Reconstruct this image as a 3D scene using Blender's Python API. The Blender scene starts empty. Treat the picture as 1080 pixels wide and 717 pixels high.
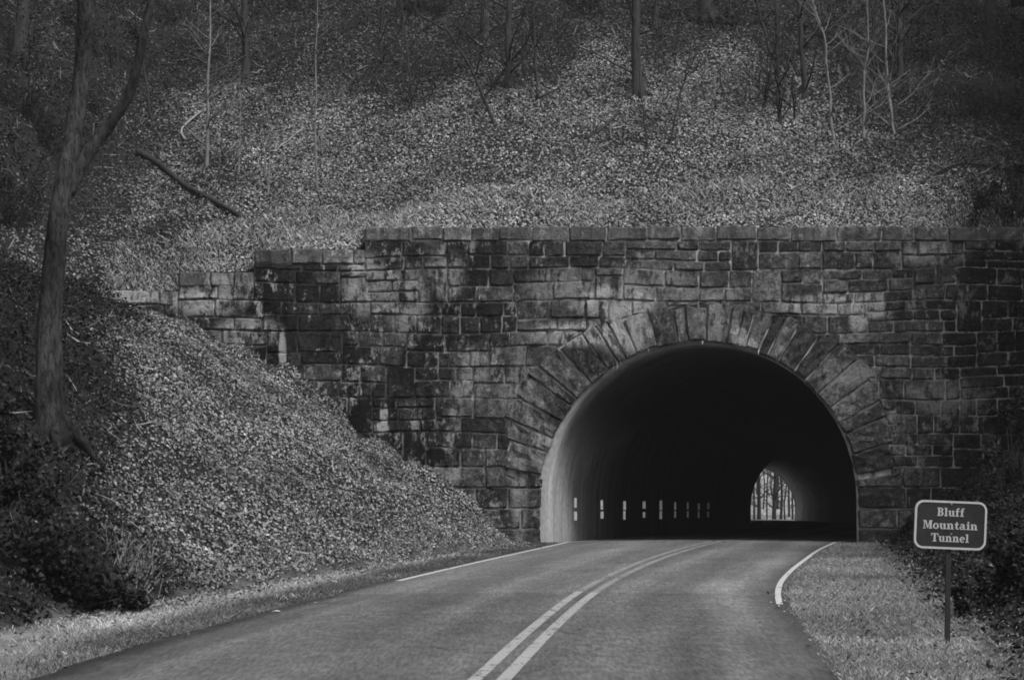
import bpy, math, random
import numpy as np
from mathutils import Vector
R = math.radians
random.seed(7)
RNG = np.random.default_rng(11)

# ------------------------------------------------------------------ camera, sky, sun, exposure
sc = bpy.context.scene
F = 2000.0            # focal length in pixels of the 1080 px wide photograph
HZ = 540.0            # pixel row of the horizon
CZ = 0.86             # camera height above the tunnel floor (1.6 m above the road it stands on)
cam_d = bpy.data.cameras.new('camera')
cam_d.sensor_width = 36.0
cam_d.lens = 36.0 * F / 1080.0
cam_d.shift_y = (HZ - 358.5) / 1080.0
cam_d.clip_end = 2000.0
cam = bpy.data.objects.new('camera', cam_d)
sc.collection.objects.link(cam)
cam.location = (0, 0, CZ)
cam.rotation_euler = (R(90), 0, 0)
sc.camera = cam

SUN_EL, SUN_AZ = 50.0, 138.0      # azimuth clockwise from +Y: over the right hand bank
w = bpy.data.worlds.new('World'); sc.world = w; w.use_nodes = True
nt = w.node_tree; nt.nodes.clear()
sky = nt.nodes.new('ShaderNodeTexSky'); sky.sky_type = 'NISHITA'; sky.sun_disc = False
sky.sun_elevation = R(SUN_EL); sky.sun_rotation = R(SUN_AZ)
sky.air_density = 1.0; sky.dust_density = 3.0
bw = nt.nodes.new('ShaderNodeRGBToBW')           # the photograph is black and white
bg = nt.nodes.new('ShaderNodeBackground'); bg.inputs[1].default_value = 0.10
wo = nt.nodes.new('ShaderNodeOutputWorld')
nt.links.new(sky.outputs[0], bw.inputs[0]); nt.links.new(bw.outputs[0], bg.inputs[0]); nt.links.new(bg.outputs[0], wo.inputs[0])
sl = bpy.data.lights.new('sun', 'SUN'); sl.energy = 1.4; sl.angle = R(16); sl.color = (1, 1, 1)
so = bpy.data.objects.new('sun', sl); sc.collection.objects.link(so)
sd = Vector((math.sin(R(SUN_AZ)) * math.cos(R(SUN_EL)), math.cos(R(SUN_AZ)) * math.cos(R(SUN_EL)), math.sin(R(SUN_EL))))
so.rotation_euler = sd.to_track_quat('Z', 'Y').to_euler()
so.location = (20, -20, 40)
vs = sc.view_settings
sc.display_settings.display_device = 'sRGB'
vs.view_transform = 'Standard'; vs.look = 'None'; vs.exposure = 0.92; vs.gamma = 1.0; vs.use_curve_mapping = False
sc.render.engine = 'CYCLES'
sc.cycles.use_denoising = True
sc.cycles.denoiser = 'OPENIMAGEDENOISE'
sc.cycles.denoising_prefilter = 'ACCURATE'
sc.cycles.filter_width = 1.8
sc.cycles.max_bounces = 8
sc.cycles.diffuse_bounces = 5

# ------------------------------------------------------------------ helpers
def tag(o, label=None, cat=None, group=None, kind=None):
    if label: o['label'] = label
    if cat: o['category'] = cat
    if group: o['group'] = group
    if kind: o['kind'] = kind
    return o

def link(o, parent=None):
    sc.collection.objects.link(o)
    if parent is not None:
        o.parent = parent
        o.matrix_parent_inverse = parent.matrix_world.inverted()
    return o

def empty(name, loc, label=None, cat=None, group=None):
    o = bpy.data.objects.new(name, None)
    o.empty_display_size = 0.3
    o.location = loc
    link(o); tag(o, label, cat, group)
    o.matrix_world.translation = loc
    return o

class MB:
    """collects verts and faces of one mesh"""
    def __init__(self): self.v = []; self.f = []
    def add(self, vs_, fs_):
        n = len(self.v); self.v += [tuple(p) for p in vs_]; self.f += [tuple(i + n for i in f) for f in fs_]
    def box(self, x0, x1, y0, y1, z0, z1):
        self.add([(x0,y0,z0),(x1,y0,z0),(x1,y1,z0),(x0,y1,z0),(x0,y0,z1),(x1,y0,z1),(x1,y1,z1),(x0,y1,z1)],
                 [(0,3,2,1),(4,5,6,7),(0,1,5,4),(1,2,6,5),(2,3,7,6),(3,0,4,7)])
    def tube(self, pts, rad, n=7, wob=0.0):
        pts = [Vector(p) for p in pts]; ring = []
        ref = Vector((0.31, 0.9, 0.12)).normalized()
        base = len(self.v)
        for i, p in enumerate(pts):
            d = (pts[min(i+1, len(pts)-1)] - pts[max(i-1, 0)])
            if d.length < 1e-6: d = Vector((0,0,1))
            d.normalize()
            a = d.cross(ref)
            if a.length < 1e-3: a = d.cross(Vector((1,0,0)))
            a.normalize(); b = d.cross(a)
            for k in range(n):
                t = 2*math.pi*k/n
                r = rad[i] * (1 + (random.uniform(-wob, wob) if wob else 0))
                self.v.append(tuple(p + a*(math.cos(t)*r) + b*(math.sin(t)*r)))
        for i in range(len(pts)-1):
            for k in range(n):
                k2 = (k+1) % n
                self.f.append((base+i*n+k, base+i*n+k2, base+(i+1)*n+k2, base+(i+1)*n+k))
        self.f.append(tuple(base+k for k in range(n))[::-1])
        self.f.append(tuple(base+(len(pts)-1)*n+k for k in range(n)))
    def build(self, name, mat, parent=None, smooth=True, tone=None):
        me = bpy.data.meshes.new(name); me.from_pydata(self.v, [], self.f); me.update()
        if tone is not None:
            a = me.attributes.new('tone', 'FLOAT', 'POINT'); a.data.foreach_set('value', tone)
        if mat: me.materials.append(mat)
        if smooth: me.polygons.foreach_set('use_smooth', [True]*len(me.polygons))
        o = bpy.data.objects.new(name, me); link(o, parent); return o

def big_mesh(name, V, Fq, mat, tone=None, smooth=False):
    """numpy mesh: V (n,3), Fq (m,k) faces, tone per vertex"""
    me = bpy.data.meshes.new(name); k = Fq.shape[1]
    me.vertices.add(len(V)); me.vertices.foreach_set('co', V.astype(np.float32).ravel())
    me.loops.add(Fq.size); me.loops.foreach_set('vertex_index', Fq.astype(np.int32).ravel())
    me.polygons.add(len(Fq)); me.polygons.foreach_set('loop_start', (np.arange(len(Fq))*k).astype(np.int32))
    try: me.polygons.foreach_set('loop_total', np.full(len(Fq), k, np.int32))
    except Exception: pass
    me.update(calc_edges=True)
    if smooth: me.polygons.foreach_set('use_smooth', np.ones(len(Fq), bool))
    if tone is not None:
        a = me.attributes.new('tone', 'FLOAT', 'POINT'); a.data.foreach_set('value', tone.astype(np.float32))
    me.materials.append(mat)
    o = bpy.data.objects.new(name, me); sc.collection.objects.link(o); return o

# ------------------------------------------------------------------ materials (all grey: a black and white photograph)
class N:
    def __init__(self, name):
        self.m = bpy.data.materials.new(name); self.m.use_nodes = True
        self.t = self.m.node_tree; self.t.nodes.clear()
        self.out = self.t.nodes.new('ShaderNodeOutputMaterial')
        self.b = self.t.nodes.new('ShaderNodeBsdfPrincipled')
        self.t.links.new(self.b.outputs[0], self.out.inputs[0])
        self.b.inputs['Specular IOR Level'].default_value = 0.25
    def n(self, typ, **kw):
        x = self.t.nodes.new('ShaderNode' + typ)
        for k, v in kw.items(): setattr(x, k, v)
        return x
    def l(self, a, b): self.t.links.new(a, b)
    def setin(self, sock, v):
        if hasattr(v, 'is_linked'): self.l(v, sock)
        else: sock.default_value = v
    def math(self, op, a, b=0.0, c=None, clamp=False):
        x = self.n('Math', operation=op, use_clamp=clamp)
        self.setin(x.inputs[0], a); self.setin(x.inputs[1], b)
        if c is not None: self.setin(x.inputs[2], c)
        return x.outputs[0]
    def pos(self, scale=(1,1,1)):
        g = self.n('NewGeometry'); mp = self.n('Mapping'); mp.inputs['Scale'].default_value = scale
        self.l(g.outputs['Position'], mp.inputs[0]); return mp.outputs[0]
    def noise(self, vec, scale, detail=6, rough=0.6):
        x = self.n('TexNoise'); x.inputs['Scale'].default_value = scale; x.inputs['Detail'].default_value = detail
        x.inputs['Roughness'].default_value = rough; self.l(vec, x.inputs['Vector']); return x.outputs['Fac']
    def ramp(self, fac, stops):
        x = self.n('ValToRGB'); e = x.color_ramp.elements
        while len(e) < len(stops): e.new(0.5)
        for i, (p, v) in enumerate(stops): e[i].position = p; e[i].color = (v, v, v, 1)
        self.l(fac, x.inputs[0]); return x.outputs[0]
    def smooth(self, v, a, b, lo=0.0, hi=1.0):
        x = self.n('MapRange', interpolation_type='SMOOTHSTEP'); self.setin(x.inputs['Value'], v)
        x.inputs['From Min'].default_value = a; x.inputs['From Max'].default_value = b
        x.inputs['To Min'].default_value = lo; x.inputs['To Max'].default_value = hi
        return x.outputs[0]
    def mix(self, f, a, b):
        x = self.n('Mix', data_type='FLOAT'); self.setin(x.inputs[0], f); self.setin(x.inputs[2], a); self.setin(x.inputs[3], b)
        return x.outputs[0]
    def color(self, v):
        self.l(v, self.b.inputs['Base Color'])
    def bump(self, h, strength=0.5, dist=0.02):
        x = self.n('Bump'); x.inputs['Strength'].default_value = strength; x.inputs['Distance'].default_value = dist
        self.l(h, x.inputs['Height']); self.l(x.outputs[0], self.b.inputs['Normal'])
    def rough(self, v): self.setin(self.b.inputs['Roughness'], v)

def simple(name, lo, hi, scale=8, rough=0.85, stretch=(1,1,1), bump=0.3, bdist=0.01):
    s = N(name); nz = s.noise(s.pos(stretch), scale, 8, 0.65)
    s.color(s.ramp(nz, [(0.3, lo), (0.7, hi)])); s.rough(rough)
    if bump: s.bump(nz, bump, bdist)
    return s.m

def tone_mat(name, rough=0.8, gain=1.0, scale=30):
    s = N(name); a = s.n('Attribute'); a.attribute_name = 'tone'
    nz = s.noise(s.pos(), scale, 3)
    s.color(s.math('MULTIPLY', s.math('MULTIPLY', a.outputs['Fac'], gain), s.smooth(nz, 0.25, 0.75, 0.75, 1.25))); s.rough(rough)
    return s.m

WY = 54.0                       # face of the portal wall
K = WY / F                      # metres for a photograph pixel on the wall face
def wx(px): return (px - 540) * K
def wz(py): return CZ + (HZ - py) * K

STAINS = [(142,314,32,10,.75),(298,372,4,24,1.0),(405,438,4,16,1.0),(402,452,8,7,.7),(870,318,16,10,.6),(905,330,12,22,.5),(375,282,8,14,.6),(780,356,9,10,1.0),(790,364,8,8,.8),(880,322,60,12,.55),(920,322,22,14,.6),
          (612,352,52,14,.5),(650,318,44,20,.55),(655,350,30,24,.5),(760,335,26,30,.25),(595,300,40,20,.22),(690,300,60,24,.22),
          (215,318,45,16,.45),(262,350,36,16,.4),(236,300,30,12,.35),(385,300,26,34,.35),(430,320,24,40,.3),(470,290,22,24,.3),
          (548,520,8,60,.25),(470,500,30,14,.25),(500,395,16,30,.3),(548,420,22,46,.25),(572,468,16,24,.35),(980,268,40,14,.25),(1000,420,40,20,.25),(890,395,40,14,.2)]
def stone_mat(name='weathered_stone', coping=False):
    s = N(name)
    g = s.n('NewGeometry'); sp = s.n('SeparateXYZ'); s.l(g.outputs['Position'], sp.inputs[0])
    X, Z = sp.outputs[0], sp.outputs[2]
    oi = s.n('ObjectInfo')
    fine = s.noise(s.pos(), 9.0, 9, 0.72)
    big = s.noise(s.pos((1, 1, 0.45)), 0.55, 4, 0.6)
    streak = s.noise(s.pos((3.2, 3.2, 0.42)), 1.3, 6, 0.65)
    at = s.n('Attribute'); at.attribute_name = 'tone'
    base = s.mix(s.math('POWER', oi.outputs['Random'], 1.4), 0.020, 0.105)
    base = s.math('MULTIPLY', base, s.smooth(fine, 0.28, 0.72, 0.35, 1.75))
    base = s.math('MULTIPLY', base, s.smooth(s.noise(s.pos((1,1,.8)), 3.2, 6, 0.65), 0.3, 0.7, 0.6, 1.45))
    base = s.math('MULTIPLY', base, s.smooth(s.noise(s.pos(), 13, 7, 0.75), 0.3, 0.7, 0.5, 1.55))
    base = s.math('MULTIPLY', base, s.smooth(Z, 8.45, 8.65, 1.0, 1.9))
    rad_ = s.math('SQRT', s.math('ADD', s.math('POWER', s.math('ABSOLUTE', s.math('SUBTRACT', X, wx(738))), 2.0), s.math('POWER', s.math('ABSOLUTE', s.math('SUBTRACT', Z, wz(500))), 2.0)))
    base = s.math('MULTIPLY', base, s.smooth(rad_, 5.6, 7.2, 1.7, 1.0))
    # the left half of the wall is blackened by damp growth, the crown of the arch is clean stone
    damp = s.math('MULTIPLY', s.smooth(X, -7.0, 6.0, 1.0, 0.35), s.smooth(big, 0.36, 0.6, 1.0, 0.35))
    damp = s.math('MAXIMUM', damp, s.smooth(X, 9.5, 15.0, 0.0, 0.85))
    damp = s.math('ADD', damp, s.math('MULTIPLY', s.smooth(streak, 0.42, 0.58, 0.0, 0.45), damp), clamp=True)
    base = s.math('MULTIPLY', base, s.math('SUBTRACT', 1.0, s.math('MULTIPLY', damp, 0.9)))
    if coping: base = s.math('MULTIPLY', s.mix(oi.outputs['Random'], 0.085, 0.15), s.math('MULTIPLY', s.smooth(fine, .3, .7, .75, 1.25), s.smooth(streak, .4, .62, 1.1, .55)))
    # lime stains
    tot = None
    for (px, py, hw, hh, st) in STAINS:
        dx = s.math('DIVIDE', s.math('SUBTRACT', X, wx(px)), hw*K); dz = s.math('DIVIDE', s.math('SUBTRACT', Z, wz(py)), hh*K)
        r2 = s.math('ADD', s.math('POWER', s.math('ABSOLUTE', dx), 2.0), s.math('POWER', s.math('ABSOLUTE', dz), 2.0))
        m = s.smooth(r2, 0.1, 1.5, st, 0.0)
        tot = m if tot is None else s.math('MAXIMUM', tot, m)
    st2 = s.math('ADD', s.math('MULTIPLY', s.noise(s.pos((5.0, 5.0, 1.3)), 1.0, 10, 0.78), 0.6), s.math('MULTIPLY', s.noise(s.pos((1.2,1.2,1)), 2.6, 10, 0.8), 0.4))
    k = s.math('MULTIPLY', tot, s.smooth(st2, 0.44, 0.53, 0.0, 2.3))
    spots = s.math('MULTIPLY', s.smooth(s.noise(s.pos((1,1,.6)), 2.4, 10, 0.82), 0.535, 0.60), s.smooth(X, -9.0, 6.0, 0.95, 0.45))
    k = s.math('MAXIMUM', k, spots, clamp=True)
    # mortar smeared over the arrises
    mj = s.math('MULTIPLY', s.smooth(s.noise(s.pos(), 0.55, 5, 0.6), 0.42, 0.62, 0.25, 1.0), s.smooth(X, -6.0, 4.0, 0.45, 1.0))
    ed = s.math('MULTIPLY', s.smooth(s.math('ADD', at.outputs['Fac'], s.math('MULTIPLY', s.math('SUBTRACT', fine, 0.5), 1.6)), 0.70, 1.15), s.math('MULTIPLY', mj, s.smooth(s.noise(s.pos((1,1,.7)), 2.2, 6, 0.7), 0.42, 0.6, 0.1, 1.0)))
    k = s.math('MAXIMUM', k, s.math('MULTIPLY', ed, 0.8), clamp=True)
    s.color(s.mix(s.math('MINIMUM', k, 1.0), base, 0.40)); s.rough(0.9)
    h = s.math('ADD', s.noise(s.pos(), 5.0, 8, 0.7), s.math('MULTIPLY', s.noise(s.pos(), 30, 4, 0.6), 0.25))
    s.bump(s.math('ADD', h, s.math('MULTIPLY', s.noise(s.pos(), 13, 6, .7), .5)), 1.0, 0.12)
    return s.m
def mortar_mat():
    s = N('lime_mortar')
    g = s.n('NewGeometry'); sp = s.n('SeparateXYZ'); s.l(g.outputs['Position'], sp.inputs[0])
    a = s.noise(s.pos(), 0.55, 5, 0.6); b = s.noise(s.pos((1,1,.7)), 2.2, 6, 0.7)
    right = s.smooth(sp.outputs[0], -6.0, 3.0, 0.16, 1.0)
    f = s.math('MULTIPLY', s.math('MULTIPLY', s.smooth(a, 0.34, 0.54, 0.2, 1.0), s.smooth(b, 0.38, 0.54, 0.12, 1.4)), right, clamp=True)
    s.color(s.mix(f, 0.025, 0.42)); s.rough(0.95); s.bump(s.noise(s.pos(), 25, 4), 0.5, 0.02)
    return s.m
def concrete_mat():
    s = N('tunnel_concrete')
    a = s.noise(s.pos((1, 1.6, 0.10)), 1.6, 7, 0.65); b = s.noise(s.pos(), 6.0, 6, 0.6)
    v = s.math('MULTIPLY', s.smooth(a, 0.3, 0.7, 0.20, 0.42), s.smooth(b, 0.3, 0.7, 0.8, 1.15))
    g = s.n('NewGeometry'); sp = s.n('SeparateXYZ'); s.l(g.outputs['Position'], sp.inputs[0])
    crown_shade = s.math('MULTIPLY', s.smooth(s.math('ADD', sp.outputs[2], s.math('MULTIPLY', a, 1.5)), 2.6, 5.0, 0.0, 0.85), s.smooth(sp.outputs[1], 54.3, 56, .5, 1.0))
    depth_shade = s.math('MULTIPLY', s.smooth(sp.outputs[1], 56, 66, 0.0, 0.8), s.smooth(sp.outputs[1], 172, 186, 1.0, 0.0))  # tunnel darkness painted into the concrete: crown and deep interior
    v = s.math('MULTIPLY', v, s.math('SUBTRACT', 1.0, s.math('MAXIMUM', s.math('MULTIPLY', crown_shade, s.smooth(sp.outputs[1], 172, 186, 1.0, 0.0)), depth_shade)))
    v = s.math('MULTIPLY', v, s.math('MULTIPLY', s.smooth(sp.outputs[1], 54.2, 58, 1.4, 1.0), s.smooth(sp.outputs[1], 176, 188, 1.0, 2.4)))  # daylight painted in: paler concrete at the near and far mouths
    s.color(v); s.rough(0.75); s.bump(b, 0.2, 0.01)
    return s.m
def asphalt_mat():
    s = N('worn_asphalt')
    uv = s.n('UVMap'); uv.uv_map = 'UVMap'
    sp = s.n('SeparateXYZ'); s.l(uv.outputs[0], sp.inputs[0])
    U, V = sp.outputs[0], sp.outputs[1]
    mp = s.n('Mapping'); mp.inputs['Scale'].default_value = (1.0, 0.07, 1); s.l(uv.outputs[0], mp.inputs[0])
    along = s.noise(mp.outputs[0], 1.1, 5, 0.6)
    blot = s.noise(s.pos(), 0.35, 5, 0.6)
    grit = s.noise(s.pos(), 90, 3, 0.7)
    base = s.smooth(along, 0.3, 0.7, 0.098, 0.150)
    base = s.math('MULTIPLY', base, s.smooth(blot, 0.3, 0.7, 0.85, 1.15))
    base = s.math('MULTIPLY', base, s.smooth(s.math('ADD', V, s.math('MULTIPLY', blot, 0.6)), 30.9, 31.2, 0.90, 1.15))       # newer overlay begins here
    # polished wheel paths
    for c in (-2.9, -1.1, 1.2, 3.0):
        d = s.math('ABSOLUTE', s.math('SUBTRACT', U, c))
        base = s.math('ADD', base, s.math('MULTIPLY', s.smooth(d, 0.0, 0.55, 0.022, 0.0), s.smooth(along, .35, .65, .3, 1.6)))
    # dark damp edges with broken asphalt
    e = s.math('ABSOLUTE', U)
    base = s.math('MULTIPLY', base, s.smooth(s.math('ADD', e, s.math('MULTIPLY', blot, 0.5)), 3.75, 4.2, 1.0, 0.55))
    # crack-sealed streaks
    mott = s.noise(s.pos(), 3.0, 6, 0.7)
    vo = s.n('TexVoronoi', feature='DISTANCE_TO_EDGE'); vo.inputs['Scale'].default_value = .32
    wv = s.n('Vector' + 'Math', operation='ADD'); nn = s.n('TexNoise'); nn.inputs['Scale'].default_value = 1.5; nn.inputs['Detail'].default_value = 6
    s.l(s.pos(), nn.inputs['Vector']); s.l(s.pos(), wv.inputs[0]); s.l(nn.outputs['Color'], wv.inputs[1]); s.l(wv.outputs[0], vo.inputs['Vector'])
    base = s.math('MULTIPLY', base, s.math('ADD', 1.0, s.math('MULTIPLY', s.smooth(vo.outputs['Distance'], 0.0, 0.012, -0.45, 0.0), s.smooth(blot, .42, .55, 0.0, 1.0))))
    base = s.math('MULTIPLY', base, s.smooth(s.noise(mp.outputs[0], 0.7, 5, .6), .45, .65, 0.95, 1.3))
    base = s.math('MULTIPLY', base, s.smooth(mott, 0.3, 0.7, 0.85, 1.15))
    base = s.math('MULTIPLY', base, s.smooth(s.noise(s.pos(), 45, 3, 0.7), 0.25, 0.75, 0.6, 1.4))
    base = s.math('MULTIPLY', base, s.smooth(s.noise(s.pos((1,.11,1)), 26, 3, 0.6), 0.3, 0.7, 0.72, 1.30))
    s.color(base); s.rough(0.72); s.bump(grit, 0.35, 0.006)
    return s.m
def paint_mat(name, val, wear):
    s = N(name); a = s.noise(s.pos((1,.45,1)), 11.0, 8, 0.8); b = s.noise(s.pos(), 0.8, 3)
    f = s.smooth(s.math('ADD', a, s.math('MULTIPLY', b, 0.3)), wear, wear + 0.12, 1.0, 0.0)
    s.color(s.mix(f, 0.075, s.math('MULTIPLY', s.smooth(a, .2, .8, .8, 1.1), val))); s.rough(0.7)
    return s.m
def ground_mat():
    s = N('forest_soil'); a = s.n('Attribute'); a.attribute_name = 'tone'
    f = s.noise(s.pos(), 6.0, 8, 0.7); g = s.noise(s.pos(), 1.2, 5, .6)
    soil = s.math('MULTIPLY', s.smooth(f, 0.3, 0.7, 0.008, 0.024), s.smooth(g, .3, .7, .8, 1.2))
    turf = s.math('MULTIPLY', s.smooth(f, 0.3, 0.7, 0.14, 0.26), s.smooth(g, .3, .7, .75, 1.25))
    s.color(s.mix(a.outputs['Fac'], soil, turf)); s.rough(0.95); s.bump(f, 0.8, 0.05)
    return s.m
M = {}
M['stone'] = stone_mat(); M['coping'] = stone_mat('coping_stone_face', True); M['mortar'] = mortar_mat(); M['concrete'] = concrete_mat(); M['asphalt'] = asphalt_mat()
M['white_line'] = paint_mat('white_road_paint', 0.55, 0.80); M['yellow_line'] = paint_mat('yellow_road_paint', 0.40, 0.67)
M['worn_line'] = paint_mat('worn_road_paint', 0.30, 0.66)
M['ground'] = ground_mat()
M['leaf'] = tone_mat('dry_leaves'); M['ivy'] = tone_mat('evergreen_leaves', 0.8)
M['ivy'].node_tree.nodes['Principled BSDF'].inputs['Specular IOR Level'].default_value = 0.08; M['grass'] = tone_mat('dry_grass', 0.85)
def bark_mat():
    s = N('grey_bark'); a = s.noise(s.pos((5,5,1.5)), 3.0, 9, .75); b = s.noise(s.pos((1,1,.6)), 1.1, 5, .6); c = s.noise(s.pos((7,7,1.2)), 6.0, 6, .7)
    v = s.math('MULTIPLY', s.smooth(a, .36, .62, .010, .085), s.smooth(b, .35, .65, .45, 1.35))
    s.color(v); s.rough(.95); s.bump(s.math('ADD', a, s.math('MULTIPLY', c, .5)), 1.0, .10); return s.m
M['bark'] = bark_mat()
M['bark_dark'] = simple('dark_bark', 0.015, 0.06, 6, 0.95, (3,3,0.4), 0.8, 0.03)
M['bark_pale'] = simple('pale_bark', 0.07, 0.26, 9, 0.9, (2,2,0.5), 0.4, 0.01)
M['sign_face'] = simple('dark_sign_paint', 0.016, 0.034, 5, 0.45, bump=0.05)
M['sign_white'] = simple('sign_letter_paint', 0.42, 0.50, 40, 0.55, bump=0.05)
M['post'] = simple('dark_post', 0.015, 0.03, 30, 0.6)
M['bolt'] = simple('bolt_zinc', 0.15, 0.25, 60, 0.5)
M['reflector'] = simple('white_reflector', 0.65, 0.8, 20, 0.5, bump=0.05)
_r = N('retroreflective_sheet'); _r.b.inputs['Base Color'].default_value = (.8,.8,.8,1); _r.b.inputs['Metallic'].default_value = 1.0
_r.rough(_r.smooth(_r.noise(_r.pos(), 20, 3), .3, .7, .35, .5)); M['retro'] = _r.m
M['twig'] = simple('bleached_wood', 0.16, 0.36, 12, 0.9)
M['paper'] = simple('pale_leaf', 0.5, 0.7, 20, 0.8)

# ------------------------------------------------------------------ plan of the place
YEXIT = 200.0
def c_in(Y):
    t = Y - WY; return 5.35 + 0.275*t - 0.00094*t*t
def c_out(Y):
    t = Y - YEXIT; return c_in(YEXIT) - 0.003*t*t
_xl = np.array([(-60,-9.5),(-30,-7.9),(0,-6.2),(10,-5.5),(18,-4.75),(23.3,-4.12),(31.6,-2.84),(34.7,-2.36),(41.5,-1.12),(50.5,.62),(54,1.3)])
_xr = np.array([(-60,-1.5),(-30,.1),(0,1.75),(10,2.5),(18.7,3.24),(23,3.66),(28.7,4.2),(34.4,5.03),(37.6,5.64),(43.8,6.95),(49,8.1),(54,9.35)])
def catmull(tab, q):
    x, y = tab[:,0], tab[:,1]; m = np.gradient(y, x)
    i = np.clip(np.searchsorted(x, q) - 1, 0, len(x)-2)
    h = x[i+1]-x[i]; t = (q-x[i])/h
    return (2*t**3-3*t**2+1)*y[i] + (t**3-2*t**2+t)*h*m[i] + (-2*t**3+3*t**2)*y[i+1] + (t**3-t**2)*h*m[i+1]
def road_edges(Y):
    Y = np.asarray(Y, float)
    q = np.clip(Y, -60, 54)
    l, r = catmull(_xl, q), catmull(_xr, q)
    ci, co = c_in(Y), c_out(Y)
    c = np.where(Y <= YEXIT, ci, co)
    k = np.clip((Y-54)/6, 0, 1)
    l2, r2 = c-4.05, c+4.05
    d54l = 1.3-(c_in(54)-4.05); d54r = 9.35-(c_in(54)+4.05)
    return np.where(Y<54, l, l2+d54l*(1-k)), np.where(Y<54, r, r2+d54r*(1-k))
def road_z(Y):
    Y = np.asarray(Y, float)
    z = -0.75 + 0.0209*(Y-18.2)
    z = np.where(Y < 10, -0.75+0.0209*(10-18.2) + 0.010*(Y-10), z)
    return np.minimum(z, 0.0) - 0.0
_tl = np.array([(-60,-14),(0,-11.5),(18,-8.2),(24.6,-6.6),(35.6,-4.27),(45,-2.1),(54,0.0)])
_tr = np.array([(-60,3.2),(0,3.6),(18,4.75),(22,5.5),(32.7,7.0),(48.6,9.5),(54,10.4)])
PL = np.array([(0,0),(1.56,1.35),(3.7,3.0),(6.3,4.9),(9.2,6.25),(11.2,6.75),(13,7.5),(20,12.0),(40,23),(120,45)])
PR = np.array([(0,0),(1.0,.25),(2.2,1.2),(4.5,3.2),(8,6),(12,9.0),(30,19),(120,45)])
TOPX = np.array([(-11.6,7.05),(-9.6,7.1),(-9.0,7.65),(-7.5,7.75),(-7.0,8.3),(-4.3,8.35),(-4.0,8.85),(22.4,8.95)])
HS = np.array([(0,0),(20,13.2),(45,28),(75,38),(110,34),(140,8),(146,0)])
def wob(X, Y):
    return (0.16*np.sin(0.55*X+0.31*Y+1.0)*np.sin(0.43*Y-0.27*X) + 0.09*np.sin(1.37*X-0.9*Y+2)*np.sin(1.11*Y+0.4*X)
            + 0.045*np.sin(2.9*X+1.7*Y)*np.sin(2.3*Y-1.9*X+.7))
def front(X, Y):
    """ground in front of the portal wall"""
    xl, xr = road_edges(np.minimum(Y, 54)); rz = road_z(Y)
    tl = np.interp(Y, _tl[:,0], _tl[:,1]); tr = np.interp(Y, _tr[:,0], _tr[:,1])
    dl = (tl - X)*0.974; dr = (X - tr)*0.97
    n = wob(X, Y)
    drift = .16*np.sin(2.1*X+1)*np.sin(.9*X+.3)+.10*np.sin(4.7*X)
    left = rz + np.interp(dl, PL[:,0], PL[:,1]) + 1.6*n*np.clip(dl/2, 0, 1) + drift*np.clip((Y-52.6)/1.3, 0, 1)*np.clip(dl/1.5, 0, 1)
    right = rz + np.interp(dr, PR[:,0], PR[:,1]) + n*np.clip(dr/2, 0, 1)
    verge = rz - 0.03
    z = np.where(dl > 0, left, np.where(dr > 0, right, verge))
    on = (X > xl + 0.05) & (X < xr - 0.05)
    return np.where(on, rz - 0.09, z)
def H(X, Y):
    X = np.asarray(X, float); Y = np.asarray(Y, float)
    zf = front(X, np.minimum(Y, 54.3))
    kk = np.clip((Y-54.9)/2.0, 0, 1)
    base = np.interp(X, TOPX[:,0], TOPX[:,1])*(1-kk) + np.interp(X, [-14, -11, -6, -1, 8, 22.4], [7.4, 7.25, 8.0, 8.75, 8.95, 8.95])*kk
    edge = front(X, np.full_like(Y, 54.3))
    wl = np.clip((-11.4 - X)/(0.4+3.6*kk), 0, 1); wr = np.clip((X-22)/1.0, 0, 1)
    base = base*(1-np.maximum(wl, wr)) + edge*np.maximum(wl, wr)
    zh = base + np.interp(Y-54.65, HS[:,0], HS[:,1]) + wob(X, Y)*1.2*np.clip((Y-54.65)/2.5, 0, 1)
    # beyond the far mouth: level ground, then a wooded slope
    co = c_out(Y)
    far = -0.06 + np.interp(Y, [200, 258, 300, 420, 700], [0, 0, 14, 45, 110]) + np.clip((X-co-30)*0.25, 0, 40) + np.clip((co-X-20)*0.25, 0, 30)*np.clip((Y-205)/20, 0, 1)
    return np.where(Y <= 54.3, zf, np.where(Y <= 200.0, zh, far))
def h1(x, y): return float(H(np.array([x]), np.array([y]))[0])
def pix(px, py, Y): return Vector(((px-540)*Y/F, Y, CZ + (HZ-py)*Y/F))
def ground_at(px, py, y0=17.0, y1=110.0):
    """where the ray through a pixel meets the ground"""
    Ys = np.linspace(y0, y1, 6000)
    X = (px-540)*Ys/F; Z = CZ + (HZ-py)*Ys/F
    hit = np.nonzero(H(X, Ys) >= Z)[0]
    i = hit[0] if len(hit) else len(Ys)-1
    return Vector((X[i], Ys[i], float(H(X[i:i+1], Ys[i:i+1])[0])))

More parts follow.
